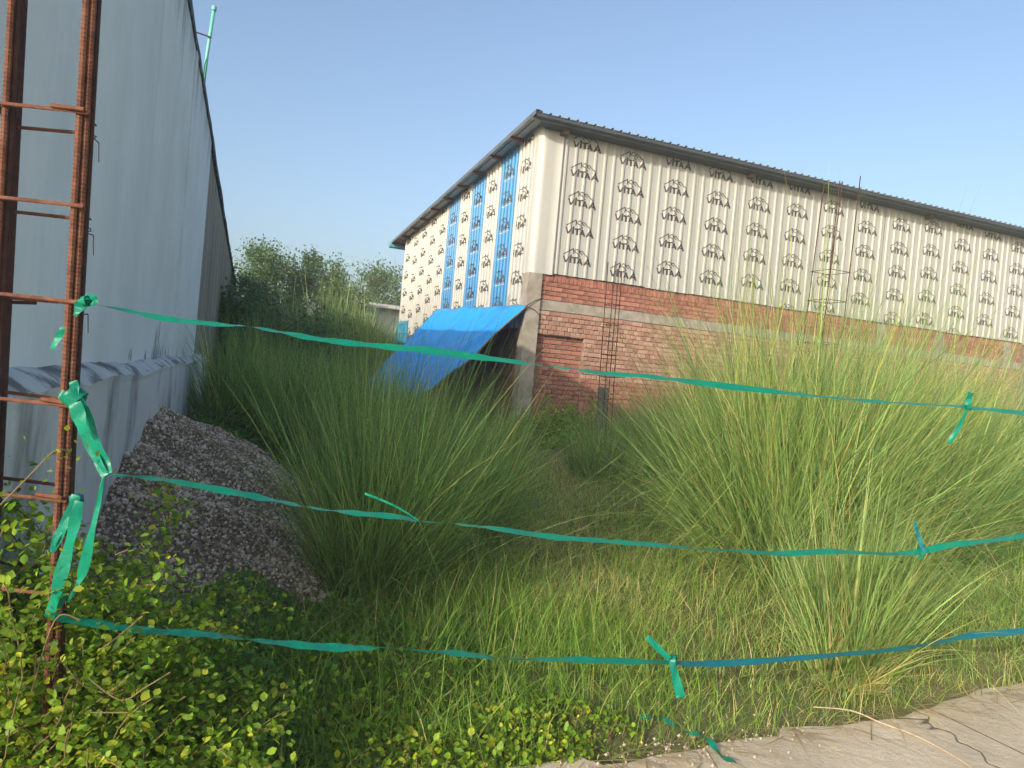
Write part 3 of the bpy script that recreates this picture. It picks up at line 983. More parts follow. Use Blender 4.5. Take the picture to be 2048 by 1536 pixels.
def build_ribbons():
    def make(label, pts, seed, split=None):
        o = empty('ribbon', tape_pt(pts[len(pts) // 2][0], pts[len(pts) // 2][1]))
        tag(o, label, 'ribbon', 'green ribbons strung across the plot')
        if split:
            link('strip', ribbon_mesh(pts[:split + 1], o, M['ribbon'], seed), o)
            s2 = link('strip', ribbon_mesh(pts[split:], o, M['ribbon_blue'], seed + 5), o)
            s2['label'] = 'bluer length of the ribbon'
        else:
            link('strip', ribbon_mesh(pts, o, M['ribbon'], seed), o)
        return o
    r1 = make('topmost green ribbon running from the rebar across the blue tarpaulin',
        [(150, 603, 4), (230, 616, 7), (330, 637, 10), (450, 650, 8), (492, 652, 2), (560, 664, 6), (650, 680, 12), (760, 692, 16), (850, 700, 17), (950, 713, 14), (1050, 726, 8), (1085, 731, 2), (1150, 739, 3), (1210, 747, 9), (1290, 752, 13), (1370, 762, 10), (1450, 772, 15), (1550, 783, 13), (1640, 793, 6), (1700, 799, 3), (1760, 803, 8), (1800, 806, 5), (1930, 814, 5), (1945, 816, 7), (2048, 826, 11), (2250, 842, 11)], 1)
    knot(r1, 1936, 813, .022, None, 'ribbon', 3)
    img_strip([(1934, 812, 10), (1938, 798, 12), (1942, 785, 14)], r1, tape_pt(1936, 812).y - .02).build('tail', M['ribbon'], r1)
    img_strip([(1934, 818, 8), (1920, 850, 9), (1898, 886, 10)], r1, tape_pt(1936, 812).y - .02).build('tail', M['ribbon'], r1)
    knot(r1, 172, 602, .016, 1.86, 'ribbon', 8)
    img_strip([(160, 606, 8), (176, 594, 14), (190, 598, 12), (186, 608, 8), (166, 610, 10)], r1, 1.86).build('loop', M['ribbon'], r1, smooth=True)
    img_strip([(168, 604, 20), (158, 615, 22), (150, 632, 8)], r1, 1.87).build('tail', M['ribbon'], r1)
    r2 = make('middle green ribbon sagging over the gravel heap towards the tall grass',
        [(205, 950, 2), (260, 952, 2), (330, 960, 9), (420, 976, 19), (500, 991, 15), (580, 1007, 4), (640, 1018, 6), (720, 1027, 15), (800, 1034, 11), (838, 1042, 2), (900, 1047, 4), (990, 1057, 10), (1100, 1073, 12), (1200, 1081, 12), (1260, 1086, 13), (1340, 1092, 7), (1400, 1098, 3), (1480, 1102, 9), (1560, 1107, 10), (1660, 1103, 11), (1720, 1105, 9), (1780, 1108, 6), (1845, 1102, 10), (1900, 1090, 13), (1990, 1080, 7), (2048, 1072, 9), (2250, 1046, 9)], 2)
    knot(r2, 1845, 1100, .026, None, 'ribbon_blue', 5)
    img_strip([(1845, 1095, 8), (1838, 1075, 9), (1829, 1044, 8)], r2, tape_pt(1845, 1100).y - .02).build('tail', M['ribbon_blue'], r2)
    img_strip([(1848, 1105, 8), (1838, 1118, 10)], r2, tape_pt(1845, 1100).y - .02).build('tail', M['ribbon'], r2)
    img_strip([(836, 1041, 4), (790, 1012, 4), (730, 987, 5)], r2, tape_pt(830, 1040).y - .01).build('tail', M['ribbon'], r2)
    r3 = make('lowest green ribbon just above the grass, turning blue past its knot',
        [(100, 1232, 14), (190, 1247, 17), (280, 1260, 17), (390, 1267, 19), (440, 1272, 9), (490, 1278, 5), (560, 1286, 17), (650, 1294, 19), (730, 1296, 10), (770, 1295, 2), (850, 1302, 7), (930, 1308, 13), (1000, 1317, 4), (1060, 1319, 8), (1140, 1319, 13), (1240, 1322, 13), (1345, 1325, 11), (1380, 1328, 11), (1460, 1326, 13), (1560, 1319, 13), (1690, 1308, 9), (1780, 1300, 4), (1880, 1284, 4), (1950, 1270, 14), (2048, 1262, 13), (2250, 1238, 13)], 3, split=16)
    knot(r3, 1347, 1322, .027, None, 'ribbon', 9)
    yk = tape_pt(1347, 1322).y - .03
    img_strip([(1340, 1318, 12), (1320, 1300, 13), (1294, 1273, 10)], r3, yk).build('tail', M['ribbon'], r3)
    img_strip([(1345, 1326, 14), (1352, 1358, 17), (1362, 1395, 20)], r3, yk).build('tail', M['ribbon'], r3)
    q = tape_pt(2250, 842)
    st = empty('stake', (q.x, q.y, 0)); tag(st, 'plain wooden stake holding the right ends of the ribbons', 'stake')
    mb = MB(); mb.tube([(0, .02, -.2), (.006, .022, .8), (-.004, .02, 1.62)], [.026, .024, .022], 8); mb.build('post', M['wood'], st)
    # hanging loops on the rebar
    h = empty('ribbon', at(150, 1000, 1.86))
    tag(h, 'bunch of green ribbon ends knotted round the rebar and hanging down', 'ribbon')
    knot(h, 150, 795, .034, 1.865, 'ribbon', 14)
    Yh = 1.85
    for pts in ([(146, 762, 16), (150, 778, 17), (152, 800, 16)], [(120, 786, 16), (133, 796, 22), (152, 806, 22)],
                [(152, 800, 30), (172, 850, 36, .02), (200, 915, 32, .03), (214, 950, 22, .02)],
                [(150, 805, 24, -.01), (158, 835, 28, -.012), (168, 868, 24, -.01)],
                [(160, 830, 20, .03), (185, 900, 22, .03), (212, 950, 14, .02)],
                [(207, 952, 5), (196, 1010, 10), (180, 1080, 17), (166, 1140, 20), (152, 1175, 8), (134, 1205, 5)],
                [(152, 990, 18), (140, 1030, 16), (118, 1070, 22), (104, 1105, 8)], [(150, 1000, 12), (128, 1045, 16), (106, 1090, 12)],
                [(158, 1002, 16, -.01), (148, 1050, 24, -.01), (134, 1105, 24), (118, 1165, 26, -.01), (104, 1215, 22), (98, 1235, 18)],
                [(132, 1160, 10, .02), (124, 1195, 18, .02), (108, 1228, 16, .02)],
                [(127, 655, 10), (116, 675, 14), (104, 698, 12)]):
        img_strip(pts, h, Yh).build('strand', M['ribbon'], h, smooth=True)
    knot(h, 153, 998, .020, 1.87, 'ribbon_blue', 17)
    # a torn length lying on the road edge
    o = empty('ribbon', gnd(1360, 1495))
    tag(o, 'torn strip of green ribbon lying on the road edge', 'ribbon')
    P = []
    for i, (x, y) in enumerate(((1278, 1452), (1320, 1464), (1370, 1482), (1410, 1506), (1438, 1530), (1470, 1560))):
        g = gnd(x, y); P.append(np.array([g.x, g.y, .012 + .02 * (i % 2), .4]))
    C = catmull(P, 6); a, b = [], []
    for i, c in enumerate(C):
        p = Vector(c[:3]) - o.location; t = (Vector(C[min(i + 1, len(C) - 1)][:3]) - Vector(C[max(0, i - 1)][:3])).normalized()
        n_ = Vector((-t.y, t.x, .5 * math.sin(i))).normalized() * .012
        a.append(p + n_); b.append(p - n_)
    mb = MB(); mb.strip(a, b); mb.build('strip', M['ribbon'], o, smooth=True)
build_ribbons()

# ------------------------------------------------------------------ gravel heap
def heap_h(u, o):
    """height over the ground; u along the wall, o outwards from the wall"""
    l = np.clip(1 - ((u - 4.35) / 3.1) ** 2, 0, None) ** .8
    w_ = 1.62 - .06 * (u - 4) + .12 * np.sin(u * 1.9)
    h = .76 * l * np.clip(1 - (o / w_) ** 1.36, 0, None)
    h = h + (.03 * np.sin(u * 3.1 + o * 2) + .028 * np.sin(u * 7 - o * 5) + .018 * np.sin(u * 13 + o * 9)) * np.clip(h / .25, 0, 1)
    return h - .12 * np.exp(-(((u - 3.3) / .35) ** 2 + ((o - .95) / .5) ** 2))

def build_heap():
    n = Vector((WALL_D.y, -WALL_D.x))
    us = np.linspace(1.0, 7.7, 90); os_ = np.linspace(-.02, 2.6, 50)
    U, O = np.meshgrid(us, os_)
    X = WALL_P.x + WALL_D.x * U + n.x * O; Y = WALL_P.y + WALL_D.y * U + n.y * O
    Z = gz(X, Y) + heap_h(U, O) - .03
    V = np.stack([X, Y, Z], -1).reshape(-1, 3)
    i = np.arange(U.size).reshape(U.shape)
    Fq = np.stack([i[:-1, :-1], i[:-1, 1:], i[1:, 1:], i[1:, :-1]], -1).reshape(-1, 4)
    root = empty('gravel_heap', (0, 0, 0))
    tag(root, 'heap of grey crushed stone piled against the white wall plinth', 'gravel heap')
    link('heap_core', np_mesh('heap_core', V, Fq, M['heap'], smooth=True), root)
    rng = np.random.default_rng(12)
    # template stone: octahedron cut irregular
    T = np.array([[1, 0, 0], [-1, 0, 0], [0, 1, 0], [0, -1, 0], [0, 0, 1], [0, 0, -1]], float)
    TF = np.array([[0, 2, 4], [2, 1, 4], [1, 3, 4], [3, 0, 4], [2, 0, 5], [1, 2, 5], [3, 1, 5], [0, 3, 5]])
    N = 52000
    u = rng.uniform(1.0, 7.7, N); o = rng.uniform(0.1, 2.5, N)
    h = heap_h(u, o)
    keep = (h > .02) | ((h > -.02) & (rng.random(N) < .05))
    u, o, h = u[keep], o[keep], h[keep]; N = len(u)
    x = WALL_P.x + WALL_D.x * u + n.x * o; y = WALL_P.y + WALL_D.y * u + n.y * o
    z = gz(x, y) + h - .022
    s = rng.uniform(.005, .0155, N) * (1 + 1.0 * (rng.random(N) < .05))
    jit = T[None] * rng.uniform(.55, 1.25, (N, 6, 1))
    q = rng.normal(size=(N, 4)); q /= np.linalg.norm(q, axis=1)[:, None]
    w, a, b, c = q.T
    Rm = np.stack([1 - 2 * (b * b + c * c), 2 * (a * b - c * w), 2 * (a * c + b * w), 2 * (a * b + c * w), 1 - 2 * (a * a + c * c), 2 * (b * c - a * w), 2 * (a * c - b * w), 2 * (b * c + a * w), 1 - 2 * (a * a + b * b)], -1).reshape(N, 3, 3)
    V = np.einsum('nij,nkj->nki', Rm, jit) * s[:, None, None] + np.stack([x, y, z], -1)[:, None]
    Fq = (TF[None] + (np.arange(N) * 6)[:, None, None]).reshape(-1, 3)
    tag(link('stones', np_mesh('stones', V.reshape(-1, 3), Fq, M['stone']), root), kind='stuff')
build_heap()

# ------------------------------------------------------------------ grass
def blades(rng, base, length, theta, phi, droop, width, segs, colors, kink=None):
    """arrays of N blades -> verts, quads, colours.  theta: lean from vertical, phi: lean azimuth"""
    N = len(base)
    u = np.linspace(0, 1, segs + 1)[None, :]
    st, ct = np.sin(theta)[:, None], np.cos(theta)[:, None]
    cp, sp = np.cos(phi)[:, None], np.sin(phi)[:, None]
    Lg = length[:, None]; D = droop[:, None]
    hor = Lg * (st * u + D * .55 * u ** 2.2)
    zz = Lg * (ct * u - D * .62 * u ** 2.6 * (.6 + st))
    kk = rng.random((N, 1)) < .07; uk = rng.uniform(.35, .75, (N, 1))          # some blades are snapped and hang
    over = np.clip(u - uk, 0, None) * kk
    hor = np.where(kk & (u > uk), Lg * (st * uk + D * .55 * uk ** 2.2) + over * Lg * .75, hor)
    zz = np.where(kk & (u > uk), Lg * (ct * uk - D * .62 * uk ** 2.6 * (.6 + st)) - over * Lg * .55, zz)
    wob = (rng.normal(0, .035, (N, 1)) * np.sin(u * rng.uniform(2, 6, (N, 1)))) * Lg
    cx_ = base[:, 0:1] + cp * hor - sp * wob
    cy_ = base[:, 1:2] + sp * hor + cp * wob
    cz_ = base[:, 2:3] + zz
    ang = phi + np.pi / 2 + rng.normal(0, .9, N)
    wv = width[:, None] * np.clip(1.02 - u ** 1.6, .06, 1) * .5
    ox, oy = np.cos(ang)[:, None] * wv, np.sin(ang)[:, None] * wv
    A = np.stack([cx_ - ox, cy_ - oy, cz_], -1); B = np.stack([cx_ + ox, cy_ + oy, cz_], -1)
    V = np.stack([A, B], 2).reshape(N, -1, 3)               # (N, 2(segs+1), 3)
    k = np.arange(segs)
    q = np.stack([2 * k, 2 * k + 1, 2 * k + 3, 2 * k + 2], -1)
    Fq = (q[None] + (np.arange(N) * 2 * (segs + 1))[:, None, None]).reshape(-1, 4)
    Cc = np.repeat(colors[:, None, :], 2 * (segs + 1), 1).reshape(-1, 3)
    return V.reshape(-1, 3), Fq, Cc

def pal(rng, n, cols, probs):
    cols = np.array(cols)
    i = rng.choice(len(cols), n, p=np.array(probs) / sum(probs))
    return np.clip(cols[i] * rng.uniform(.6, 1.4, (n, 1)) + rng.normal(0, .006, (n, 3)), .005, 1)

GREEN = [(.185, .30, .095), (.29, .40, .130), (.12, .225, .085), (.42, .41, .14), (.56, .48, .25)]
TURF = [(.165, .30, .05), (.23, .36, .065), (.12, .235, .045), (.37, .36, .11), (.50, .41, .20)]
def clump(name, label, cx_, cy_, rad, n, lmin, lmax, spread, droop, width, seed, probs=(4, 4, 3, 1, .5), bias=(0, 0), stalks=0, group='tall grass clumps in the plot', segs=8, seat=.5, pal_=GREEN, dry=0):
    rng = np.random.default_rng(seed)
    z0 = float(gz(cx_, cy_))
    root = empty(name, (cx_, cy_, z0))
    tag(root, label, 'grass', group)
    def gen(n, lmin, lmax, spread, droop, width, probs, radf=1.0, segs=segs, per=24):
        K = max(6, n // per)                    # tillers, each a small sheaf with its own lean
        tr_ = rad * radf * np.sqrt(rng.random(K)); ta = rng.uniform(0, 2 * np.pi, K)
        tth = np.abs(spread * rng.random(K) ** .8) * (.3 + .7 * tr_ / (rad + 1e-6)) * rng.uniform(.4, 1.35, K)
        tph = ta + rng.normal(0, .8, K)
        tl = rng.uniform(lmin, lmax, K)
        i = rng.integers(0, K, n)
        b = np.stack([tr_[i] * np.cos(ta[i]), tr_[i] * np.sin(ta[i]), np.full(n, -.03)], -1)
        b[:, :2] += rng.normal(0, .018, (n, 2))
        sc = np.where(rng.random(n) < .25, .30, .12)
        vx = np.sin(tth[i]) * np.cos(tph[i]) + bias[0] + rng.normal(0, 1, n) * sc
        vy = np.sin(tth[i]) * np.sin(tph[i]) + bias[1] + rng.normal(0, 1, n) * sc
        th = np.arctan2(np.hypot(vx, vy), np.cos(tth[i])); ph = np.arctan2(vy, vx)
        ln = tl[i] * rng.uniform(.6, 1.08, n) * (1 - .22 * np.clip(th, 0, 1.2))
        dr = droop * rng.random(n) ** 1.6 * (.35 + 1.3 * th)
        wd = width * rng.uniform(.5, 1.4, n)
        C0 = pal(rng, n, pal_, probs) * rng.uniform(.8, 1.2, (K, 1))[i]
        return blades(rng, b, ln, th, ph, dr, wd, segs, C0)
    V, Fq, C = gen(n, lmin, lmax, spread, droop, width, probs)
    tag(link('blades', np_mesh('blades', V, Fq, M['grass'], C), root), kind='stuff')
    if stalks:
        V, Fq, C = gen(stalks, lmax * .8, lmax * 1.0, spread * .6, droop * .35, width * .8, (1, 1, 1, 5, 2), .5)
        tag(link('stalks', np_mesh('stalks', V, Fq, M['grass'], C), root), kind='stuff')
    if dry:
        V, Fq, C = gen(dry, lmin * .35, lmax * .5, 1.45, 1.1, width * .9, (.2, .2, .1, 3, 6), 1.15)
        tag(link('dry_leaves', np_mesh('dry_leaves', V, Fq, M['grass'], C), root), kind='stuff')
    return root

def C_at(px, py): g = gnd(px, py); return g.x, g.y
g = C_at(1565, 1165); clump('grass_clump', 'largest sunlit fountain of tall grass right of the path', *g, .46, 6800, 1.2, 3.3, .74, .9, .0085, 1, bias=(-.04, 0), stalks=150, dry=320, probs=(3.5, 6, 2, 1.6, .8))
g = C_at(1690, 1365); clump('grass_clump', 'sunlit grass tuft with straw base at the road edge, crossing the lowest ribbon', *g, .13, 1300, .7, 1.5, .62, .85, .0065, 2, bias=(.05, .05), stalks=10, dry=460, probs=(4, 5, 1.5, 1.6, .6))
g = C_at(1800, 1120); clump('grass_clump', 'tall sunlit grass clump just left of the right ribbon knots', *g, .44, 4800, 1.1, 2.9, .66, .9, .0085, 3, bias=(.08, .02), stalks=100, dry=140, probs=(3.5, 6, 2, 1.4, .6))
g = C_at(2030, 1085); clump('grass_clump', 'tall sunlit grass clump cut by the right picture edge', *g, .46, 3800, 1.0, 2.6, .55, .9, .0085, 4, stalks=50, dry=100)
g = C_at(1925, 990); clump('grass_clump', 'sunlit grass clump behind the right edge clumps before the brick wall', *g, .7, 3600, 1.2, 2.5, .55, .8, .010, 5, stalks=40)
g = C_at(1700, 1010); clump('grass_clump', 'sunlit grass clump behind the largest one, below the tall rebar cage', *g, .7, 4000, 1.4, 3.1, .55, .7, .010, 6, stalks=80)
g = C_at(1450, 1040); clump('grass_clump', 'half sunlit grass clump behind the left flank of the largest one', *g, .5, 3000, 1.1, 2.4, .65, .8, .009, 19, stalks=60)
g = C_at(1370, 965); clump('grass_clump', 'shaded grass clump left of the largest clump, before the concrete stub', *g, .6, 2600, .8, 1.8, .6, .8, .010, 7, stalks=50)
g = C_at(1285, 915); clump('grass_clump', 'shaded low grass clump at the foot of the concrete stub', *g, .7, 2400, .7, 1.6, .55, .8, .011, 8, stalks=20)
g = C_at(1205, 955); clump('grass_clump', 'shaded grass tuft hiding the base of the concrete stub', *g, .5, 1700, .5, 1.25, .6, .8, .010, 18, stalks=8)
g = C_at(745, 1195); clump('grass_clump', 'shaded tall grass clump beside the gravel heap, nearest in the middle', *g, .26, 3000, .8, 2.2, .72, .75, .0072, 9, bias=(.05, 0), probs=(4, 4, 4, .8, .3), stalks=26)
g = C_at(905, 1105); clump('grass_clump', 'shaded tall grass clump leaning right towards the worn path', *g, .30, 2600, .7, 1.75, .72, .8, .0075, 10, bias=(.10, 0), probs=(4, 4, 4, .9, .4), stalks=34, dry=80)
g = C_at(790, 985); clump('grass_clump', 'shaded grass clump in front of the blue tarpaulin', *g, .6, 2500, .8, 1.75, .6, .7, .009, 11, bias=(.06, 0), probs=(4, 4, 4, .8, .2), stalks=26)
g = C_at(640, 915); clump('grass_clump', 'shaded bluish grass clump behind the gravel heap', *g, .7, 2800, 1.0, 2.1, .6, .7, .011, 12, probs=(4, 4, 4, .6, .2), stalks=20)
g = C_at(510, 880); clump('grass_clump', 'shaded grass clump close to the grey end of the wall', *g, .7, 2600, 1.1, 2.3, .6, .7, .012, 13, probs=(3, 4, 4, .5, .2), stalks=16)
g = C_at(735, 855); clump('grass_clump', 'shaded distant grass clump left of the tarpaulin', *g, .9, 2400, .6, 1.3, .55, .7, .013, 14, probs=(3, 4, 4, 1, .4), stalks=30)
g = C_at(590, 830); clump('grass_clump', 'shaded distant grass clump before the rear brick wall', *g, .9, 2600, .9, 1.75, .55, .7, .014, 15, probs=(3, 4, 4, 1, .3), stalks=24)
g = C_at(985, 935); clump('grass_clump', 'thin shaded grass tuft under the open side of the tarpaulin', *g, .4, 900, .7, 1.5, .5, .6, .009, 16, bias=(.05, 0), probs=(4, 3, 3, 1.2, .6), stalks=26)
g = C_at(860, 1010); clump('grass_clump', 'sparse long grass stems leaning right across the blue tarpaulin', *g, .25, 60, 1.6, 2.6, .16, .25, .0075, 17, bias=(.30, 0), probs=(2, 2, 4, 1, .3))

# low turf: one carpet
def build_turf():
    rng = np.random.default_rng(77)
    parts = []
    def field(n, x0, x1, y0, y1, lmin, lmax, width, fn, probs, segs=4, pal_=GREEN, drp=.8):
        x = rng.uniform(x0, x1, n); y = y0 + (y1 - y0) * rng.random(n) ** 1.35
        d = (x - ROAD_P.x) * ROAD_N.x + (y - ROAD_P.y) * ROAD_N.y
        ww = (x - WALL_P.x) * WALL_D.y - (y - WALL_P.y) * WALL_D.x
        uu = (x - WALL_P.x) * WALL_D.x + (y - WALL_P.y) * WALL_D.y
        keep = (d > .03 + .05 * np.sin(x * 4)) & (ww > .2) & (fn(x, y) > rng.random(n)) & (heap_h(uu, ww) < .06)
        x, y, d = x[keep], y[keep], d[keep]; k = len(x)
        ln = rng.uniform(lmin, lmax, k) * np.clip(.45 + d * .8, .45, 1)
        th = np.abs(rng.normal(.35, .3, k)); ph = rng.uniform(0, 2 * np.pi, k)
        b = np.stack([x, y, gz(x, y) - .02], -1)
        parts.append(blades(rng, b, ln, th, ph, drp * rng.random(k), width * rng.uniform(.6, 1.3, k), segs, pal(rng, k, pal_, probs)))
    def path(x, y):        # 1 on the worn path
        c = .42 + (y - 4) * .045
        return np.exp(-((x - c) / .62) ** 2) * (y > 4.2) * (y < 12)
    patch = lambda x, y: np.clip(.75 + .5 * np.sin(x * 2.3 + 1) * np.sin(y * 1.9) + .25 * np.sin(x * 5 + y * 3), .12, 1)
    lush = lambda x, y: np.clip(1.15 - np.clip(x - .2, 0, 9) * .9, .25, 1)
    field(100000, -2.0, 4.5, 1.6, 7.5, .12, .36, .0048, lambda x, y: patch(x, y) * (1 - .85 * path(x, y)) * lush(x, y), (4, 5, 2, .7, .3), pal_=TURF)
    field(24000, -1.6, 3.8, 1.7, 5.8, .28, .62, .0046, lambda x, y: .8 * patch(x, y) * (1 - .95 * path(x, y)) * lush(x, y), (3, 4, 2, 1.4, .5), 6, pal_=TURF)
    field(26000, -.4, 5.0, 2.2, 6.5, .06, .26, .004, lambda x, y: np.clip((x - .1) / 1.2, 0, 1), (2, 3, 1, 4, 2.5))     # straw coloured undergrowth to the right
    field(30000, -6, 9, 6.5, 16.5, .15, .45, .011, lambda x, y: (1 - .75 * path(x, y)), (4, 4, 3, .9, .4), pal_=TURF)
    field(24000, -.6, 1.8, 4.2, 11.0, .05, .24, .006, path, (.4, .6, .3, 3, 5), drp=1.6)
    V = np.concatenate([p[0] for p in parts]); C = np.concatenate([p[2] for p in parts])
    off = np.cumsum([0] + [len(p[0]) for p in parts[:-1]])
    # strips have equal corner count so they can be joined directly
    Fq = np.concatenate([p[1] + o_ for p, o_ in zip(parts, off)])
    o = link('turf', np_mesh('turf', V, Fq, M['grass'], C))
    tag(o, 'green and straw coloured grass covering the ground of the plot', 'grass', kind='stuff')
build_turf()

# ------------------------------------------------------------------ leafy plants
LEAF = np.array([(0, 0, 0), (.30, .26, .05), (.38, .62, .06), (0, 1, -.05), (-.38, .62, .06), (-.30, .26, .05), (0, .45, -.03)], float)
LEAF_F = np.array([(0, 1, 6), (1, 2, 6), (2, 3, 6), (3, 4, 6), (4, 5, 6), (5, 0, 6)])
def leaf_cloud(rng, pos, size, cols, tilt=.9, up=None):
    N = len(pos)
    az = rng.uniform(0, 2 * np.pi, N); ti = rng.normal(0.15, tilt, N); ro = rng.normal(0, .5, N)
    ca, sa, ct, st, cr, sr = np.cos(az), np.sin(az), np.cos(ti), np.sin(ti), np.cos(ro), np.sin(ro)
    x, y, z = LEAF.T
    wid = rng.uniform(.75, 1.15, N)[:, None]
    X = x[None] * wid * size[:, None]; Y = y[None] * size[:, None]; Z = z[None] * size[:, None]
    X, Z = X * cr[:, None] + Z * sr[:, None], -X * sr[:, None] + Z * cr[:, None]
    Y, Z = Y * ct[:, None] - Z * st[:, None], Y * st[:, None] + Z * ct[:, None]
    X, Y = X * ca[:, None] - Y * sa[:, None], X * sa[:, None] + Y * ca[:, None]
    V = np.stack([X, Y, Z], -1) + pos[:, None]
    Fq = (LEAF_F[None] + (np.arange(N) * 7)[:, None, None]).reshape(-1, 3)
    return V.reshape(-1, 3), Fq, np.repeat(cols, 7, 0)

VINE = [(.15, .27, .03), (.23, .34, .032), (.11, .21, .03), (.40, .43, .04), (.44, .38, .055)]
def build_creeper():
    rng = np.random.default_rng(31); rnd = random.Random(31)
    o = empty('creeper', (-1.05, 1.95, 0))
    tag(o, 'yellow green small leaved creeper climbing the foot of the rebar column', 'creeper')
    O = np.array([-1.05, 1.95, 0.0])
    lme = []
    for k in range(3):
        me = bpy.data.meshes.new('leaf')
        r_ = random.Random(k)
        me.from_pydata([(x * r_.uniform(.85, 1.15), y, z + r_.uniform(-.03, .03)) for x, y, z in LEAF], [], [tuple(f) for f in LEAF_F])
        me.materials.append(M['vine_leaf']); me.polygons.foreach_set('use_smooth', [True] * len(me.polygons)); lme.append(me)
    # stems: from the ground up around the bars and outwards
    stems = MB(); nodes = []
    cap = lambda x: .93 if x < -1.06 else (.74 if x < -.92 else (.52 if x < -.8 else .34))
    for i in range(330):
        x = rnd.uniform(-1.6, -.72); y = rnd.uniform(1.80, 2.30)
        if road_dist(x, y) < -.25: y += .3
        hmax = .74 * math.exp(-((x + 1.32) / .30) ** 2) + .16
        h = hmax * rnd.uniform(.45, 1.1)
        p = Vector((x, y, 0)); d = Vector((rnd.uniform(-.3, .3), rnd.uniform(-.3, .3), 1)).normalized(); pts = [p.copy()]
        n = max(3, int(h / .05))
        for k in range(n):
            d = (d + Vector((rnd.uniform(-.28, .28), rnd.uniform(-.28, .28), rnd.uniform(-.12, .1)))).normalized()
            p = p + d * .055
            if p.z > cap(p.x): p = p - d * .055; break
            pts.append(p.copy()); nodes.append((p.copy(), k / n))
        if rnd.random() < .4:
            for k in range(6):
                d = (d + Vector((rnd.uniform(-.15, .2), rnd.uniform(-.2, .2), -.2))).normalized(); p = p + d * .045
                if p.z > cap(p.x): break
                pts.append(p.copy()); nodes.append((p.copy(), 1.0))
        stems.tube([q - Vector(O) for q in pts], .0018, 5)
    # runner tendrils reaching over, as seen in front
    for pl in ([(0, 1010), (60, 950), (105, 905), (130, 900), (136, 915)], [(130, 1330), (160, 1365), (210, 1385), (250, 1360), (268, 1345)], [(170, 1350), (240, 1400), (290, 1375), (340, 1345)], [(180, 1425), (255, 1425)], [(60, 1395), (110, 1240), (160, 1240)], [(200, 1300), (240, 1270), (285, 1232)], [(230, 1110), (255, 1100)]):
        pts = [at(x, y, 1.78 + .02 * k) for k, (x, y) in enumerate(pl)]
        C = catmull([np.array(q) for q in pts], 6)
        stems.tube([Vector(q) - Vector(O) for q in C], .002, 5)
        nodes += [(Vector(q), 1.1) for q in C[::3]]
    tag(stems.build('stems', M['stem'], o), kind='stuff')
    cand = []
    for p, k in nodes:
        for j in range(4 if k < 1.05 else 1):
            cand.append((p + Vector((rnd.uniform(-.028, .028), rnd.uniform(-.028, .028), rnd.uniform(-.02, .02))), k))
    # leaves nearest the lens stay single leaves
    def key(c):
        p = c[0]; return p.y + max(0, -p.z + .35) * .6
    cand.sort(key=key)
    vis = []
    for p, k in cand:
        q = p - Vector((0, 0, EYE)); zc = q.dot(c_fwd); px = CX + FPX * q.dot(c_right) / zc; py = CY - FPX * q.dot(c_up) / zc
        vis.append(-20 < px < 700 and 900 < py < 1560)
    cnt = 0; rest = []
    for (p, k), v in zip(cand, vis):
        s = rnd.uniform(.016, .030) * (.65 if k > 1.05 else 1)
        if v and cnt < 298:
            l_ = link('leaf', lme[rnd.randrange(3)], o, p - Vector(O), (rnd.gauss(.25, .7), rnd.gauss(0, .4), rnd.uniform(0, 6.28)))
            l_.scale = (s, s, s); cnt += 1
        else: rest.append((p - Vector(O), s))
    P = np.array([tuple(p) for p, s in rest]); sz = np.array([s for p, s in rest])
    P = np.concatenate([P, P + rng.normal(0, .03, P.shape), P + rng.normal(0, .05, P.shape)]); sz = np.concatenate([sz, sz, sz])
    P[:, 2] = np.clip(P[:, 2], .01, None)
    V, Fq, C = leaf_cloud(rng, P, sz, pal(rng, len(P), VINE, (4, 4, 3, 1.4, .3)), .7)
    tag(link('foliage', np_mesh('foliage', V, Fq, M['leaf'], C), o), kind='stuff')
build_creeper()

def weed_patch(name, label, cx_, cy_, rx, ry, h, n, size, seed, cols, probs, cat='weeds'):
    rng = np.random.default_rng(seed)
    a = rng.uniform(0, 2 * np.pi, n); r_ = np.sqrt(rng.random(n))
    x = cx_ + rx * r_ * np.cos(a); y = cy_ + ry * r_ * np.sin(a)
    bumpy = .55 + .45 * np.sin(x * 7.3 + seed) * np.sin(y * 6.1 + seed * 2)
    z = gz(x, y) + h * (1 - r_ ** 2.5 * .75) * bumpy * rng.random(n) ** .5 + .01
    ww = (x - WALL_P.x) * WALL_D.y - (y - WALL_P.y) * WALL_D.x
    k = (ww > .19) & (road_dist(x, y) > .02)
    P = np.stack([x, y, z], -1)[k]
    root = empty(name, (cx_, cy_, float(gz(cx_, cy_))))
    tag(root, label, cat)
    P = P - np.array(root.location)
    s = size * rng.uniform(.6, 1.3, len(P))
    V, Fq, C = leaf_cloud(rng, P, s, pal(rng, len(P), cols, probs), .8)
    tag(link('leaves', np_mesh('leaves', V, Fq, M['leaf'], C), root), kind='stuff')
    st = MB(); rnd = random.Random(seed)
    for i in range(0, len(P), max(1, len(P) // 160)):
        p = P[i]; st.tube([(p[0] + rnd.uniform(-.06, .06), p[1] + rnd.uniform(-.06, .06), -.02), tuple(p)], .002, 4, False)
    tag(st.build('stems', M['stem'], root), kind='stuff')
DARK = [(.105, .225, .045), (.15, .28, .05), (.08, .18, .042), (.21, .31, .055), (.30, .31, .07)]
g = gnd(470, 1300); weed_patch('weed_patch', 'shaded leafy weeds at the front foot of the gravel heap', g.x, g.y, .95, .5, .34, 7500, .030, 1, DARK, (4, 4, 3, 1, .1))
g = gnd(400, 1480); weed_patch('weed_patch', 'leafy weeds under the lowest ribbon beside the creeper', g.x, g.y, .55, .35, .32, 3600, .026, 2, DARK, (4, 4, 3, 2, .3))
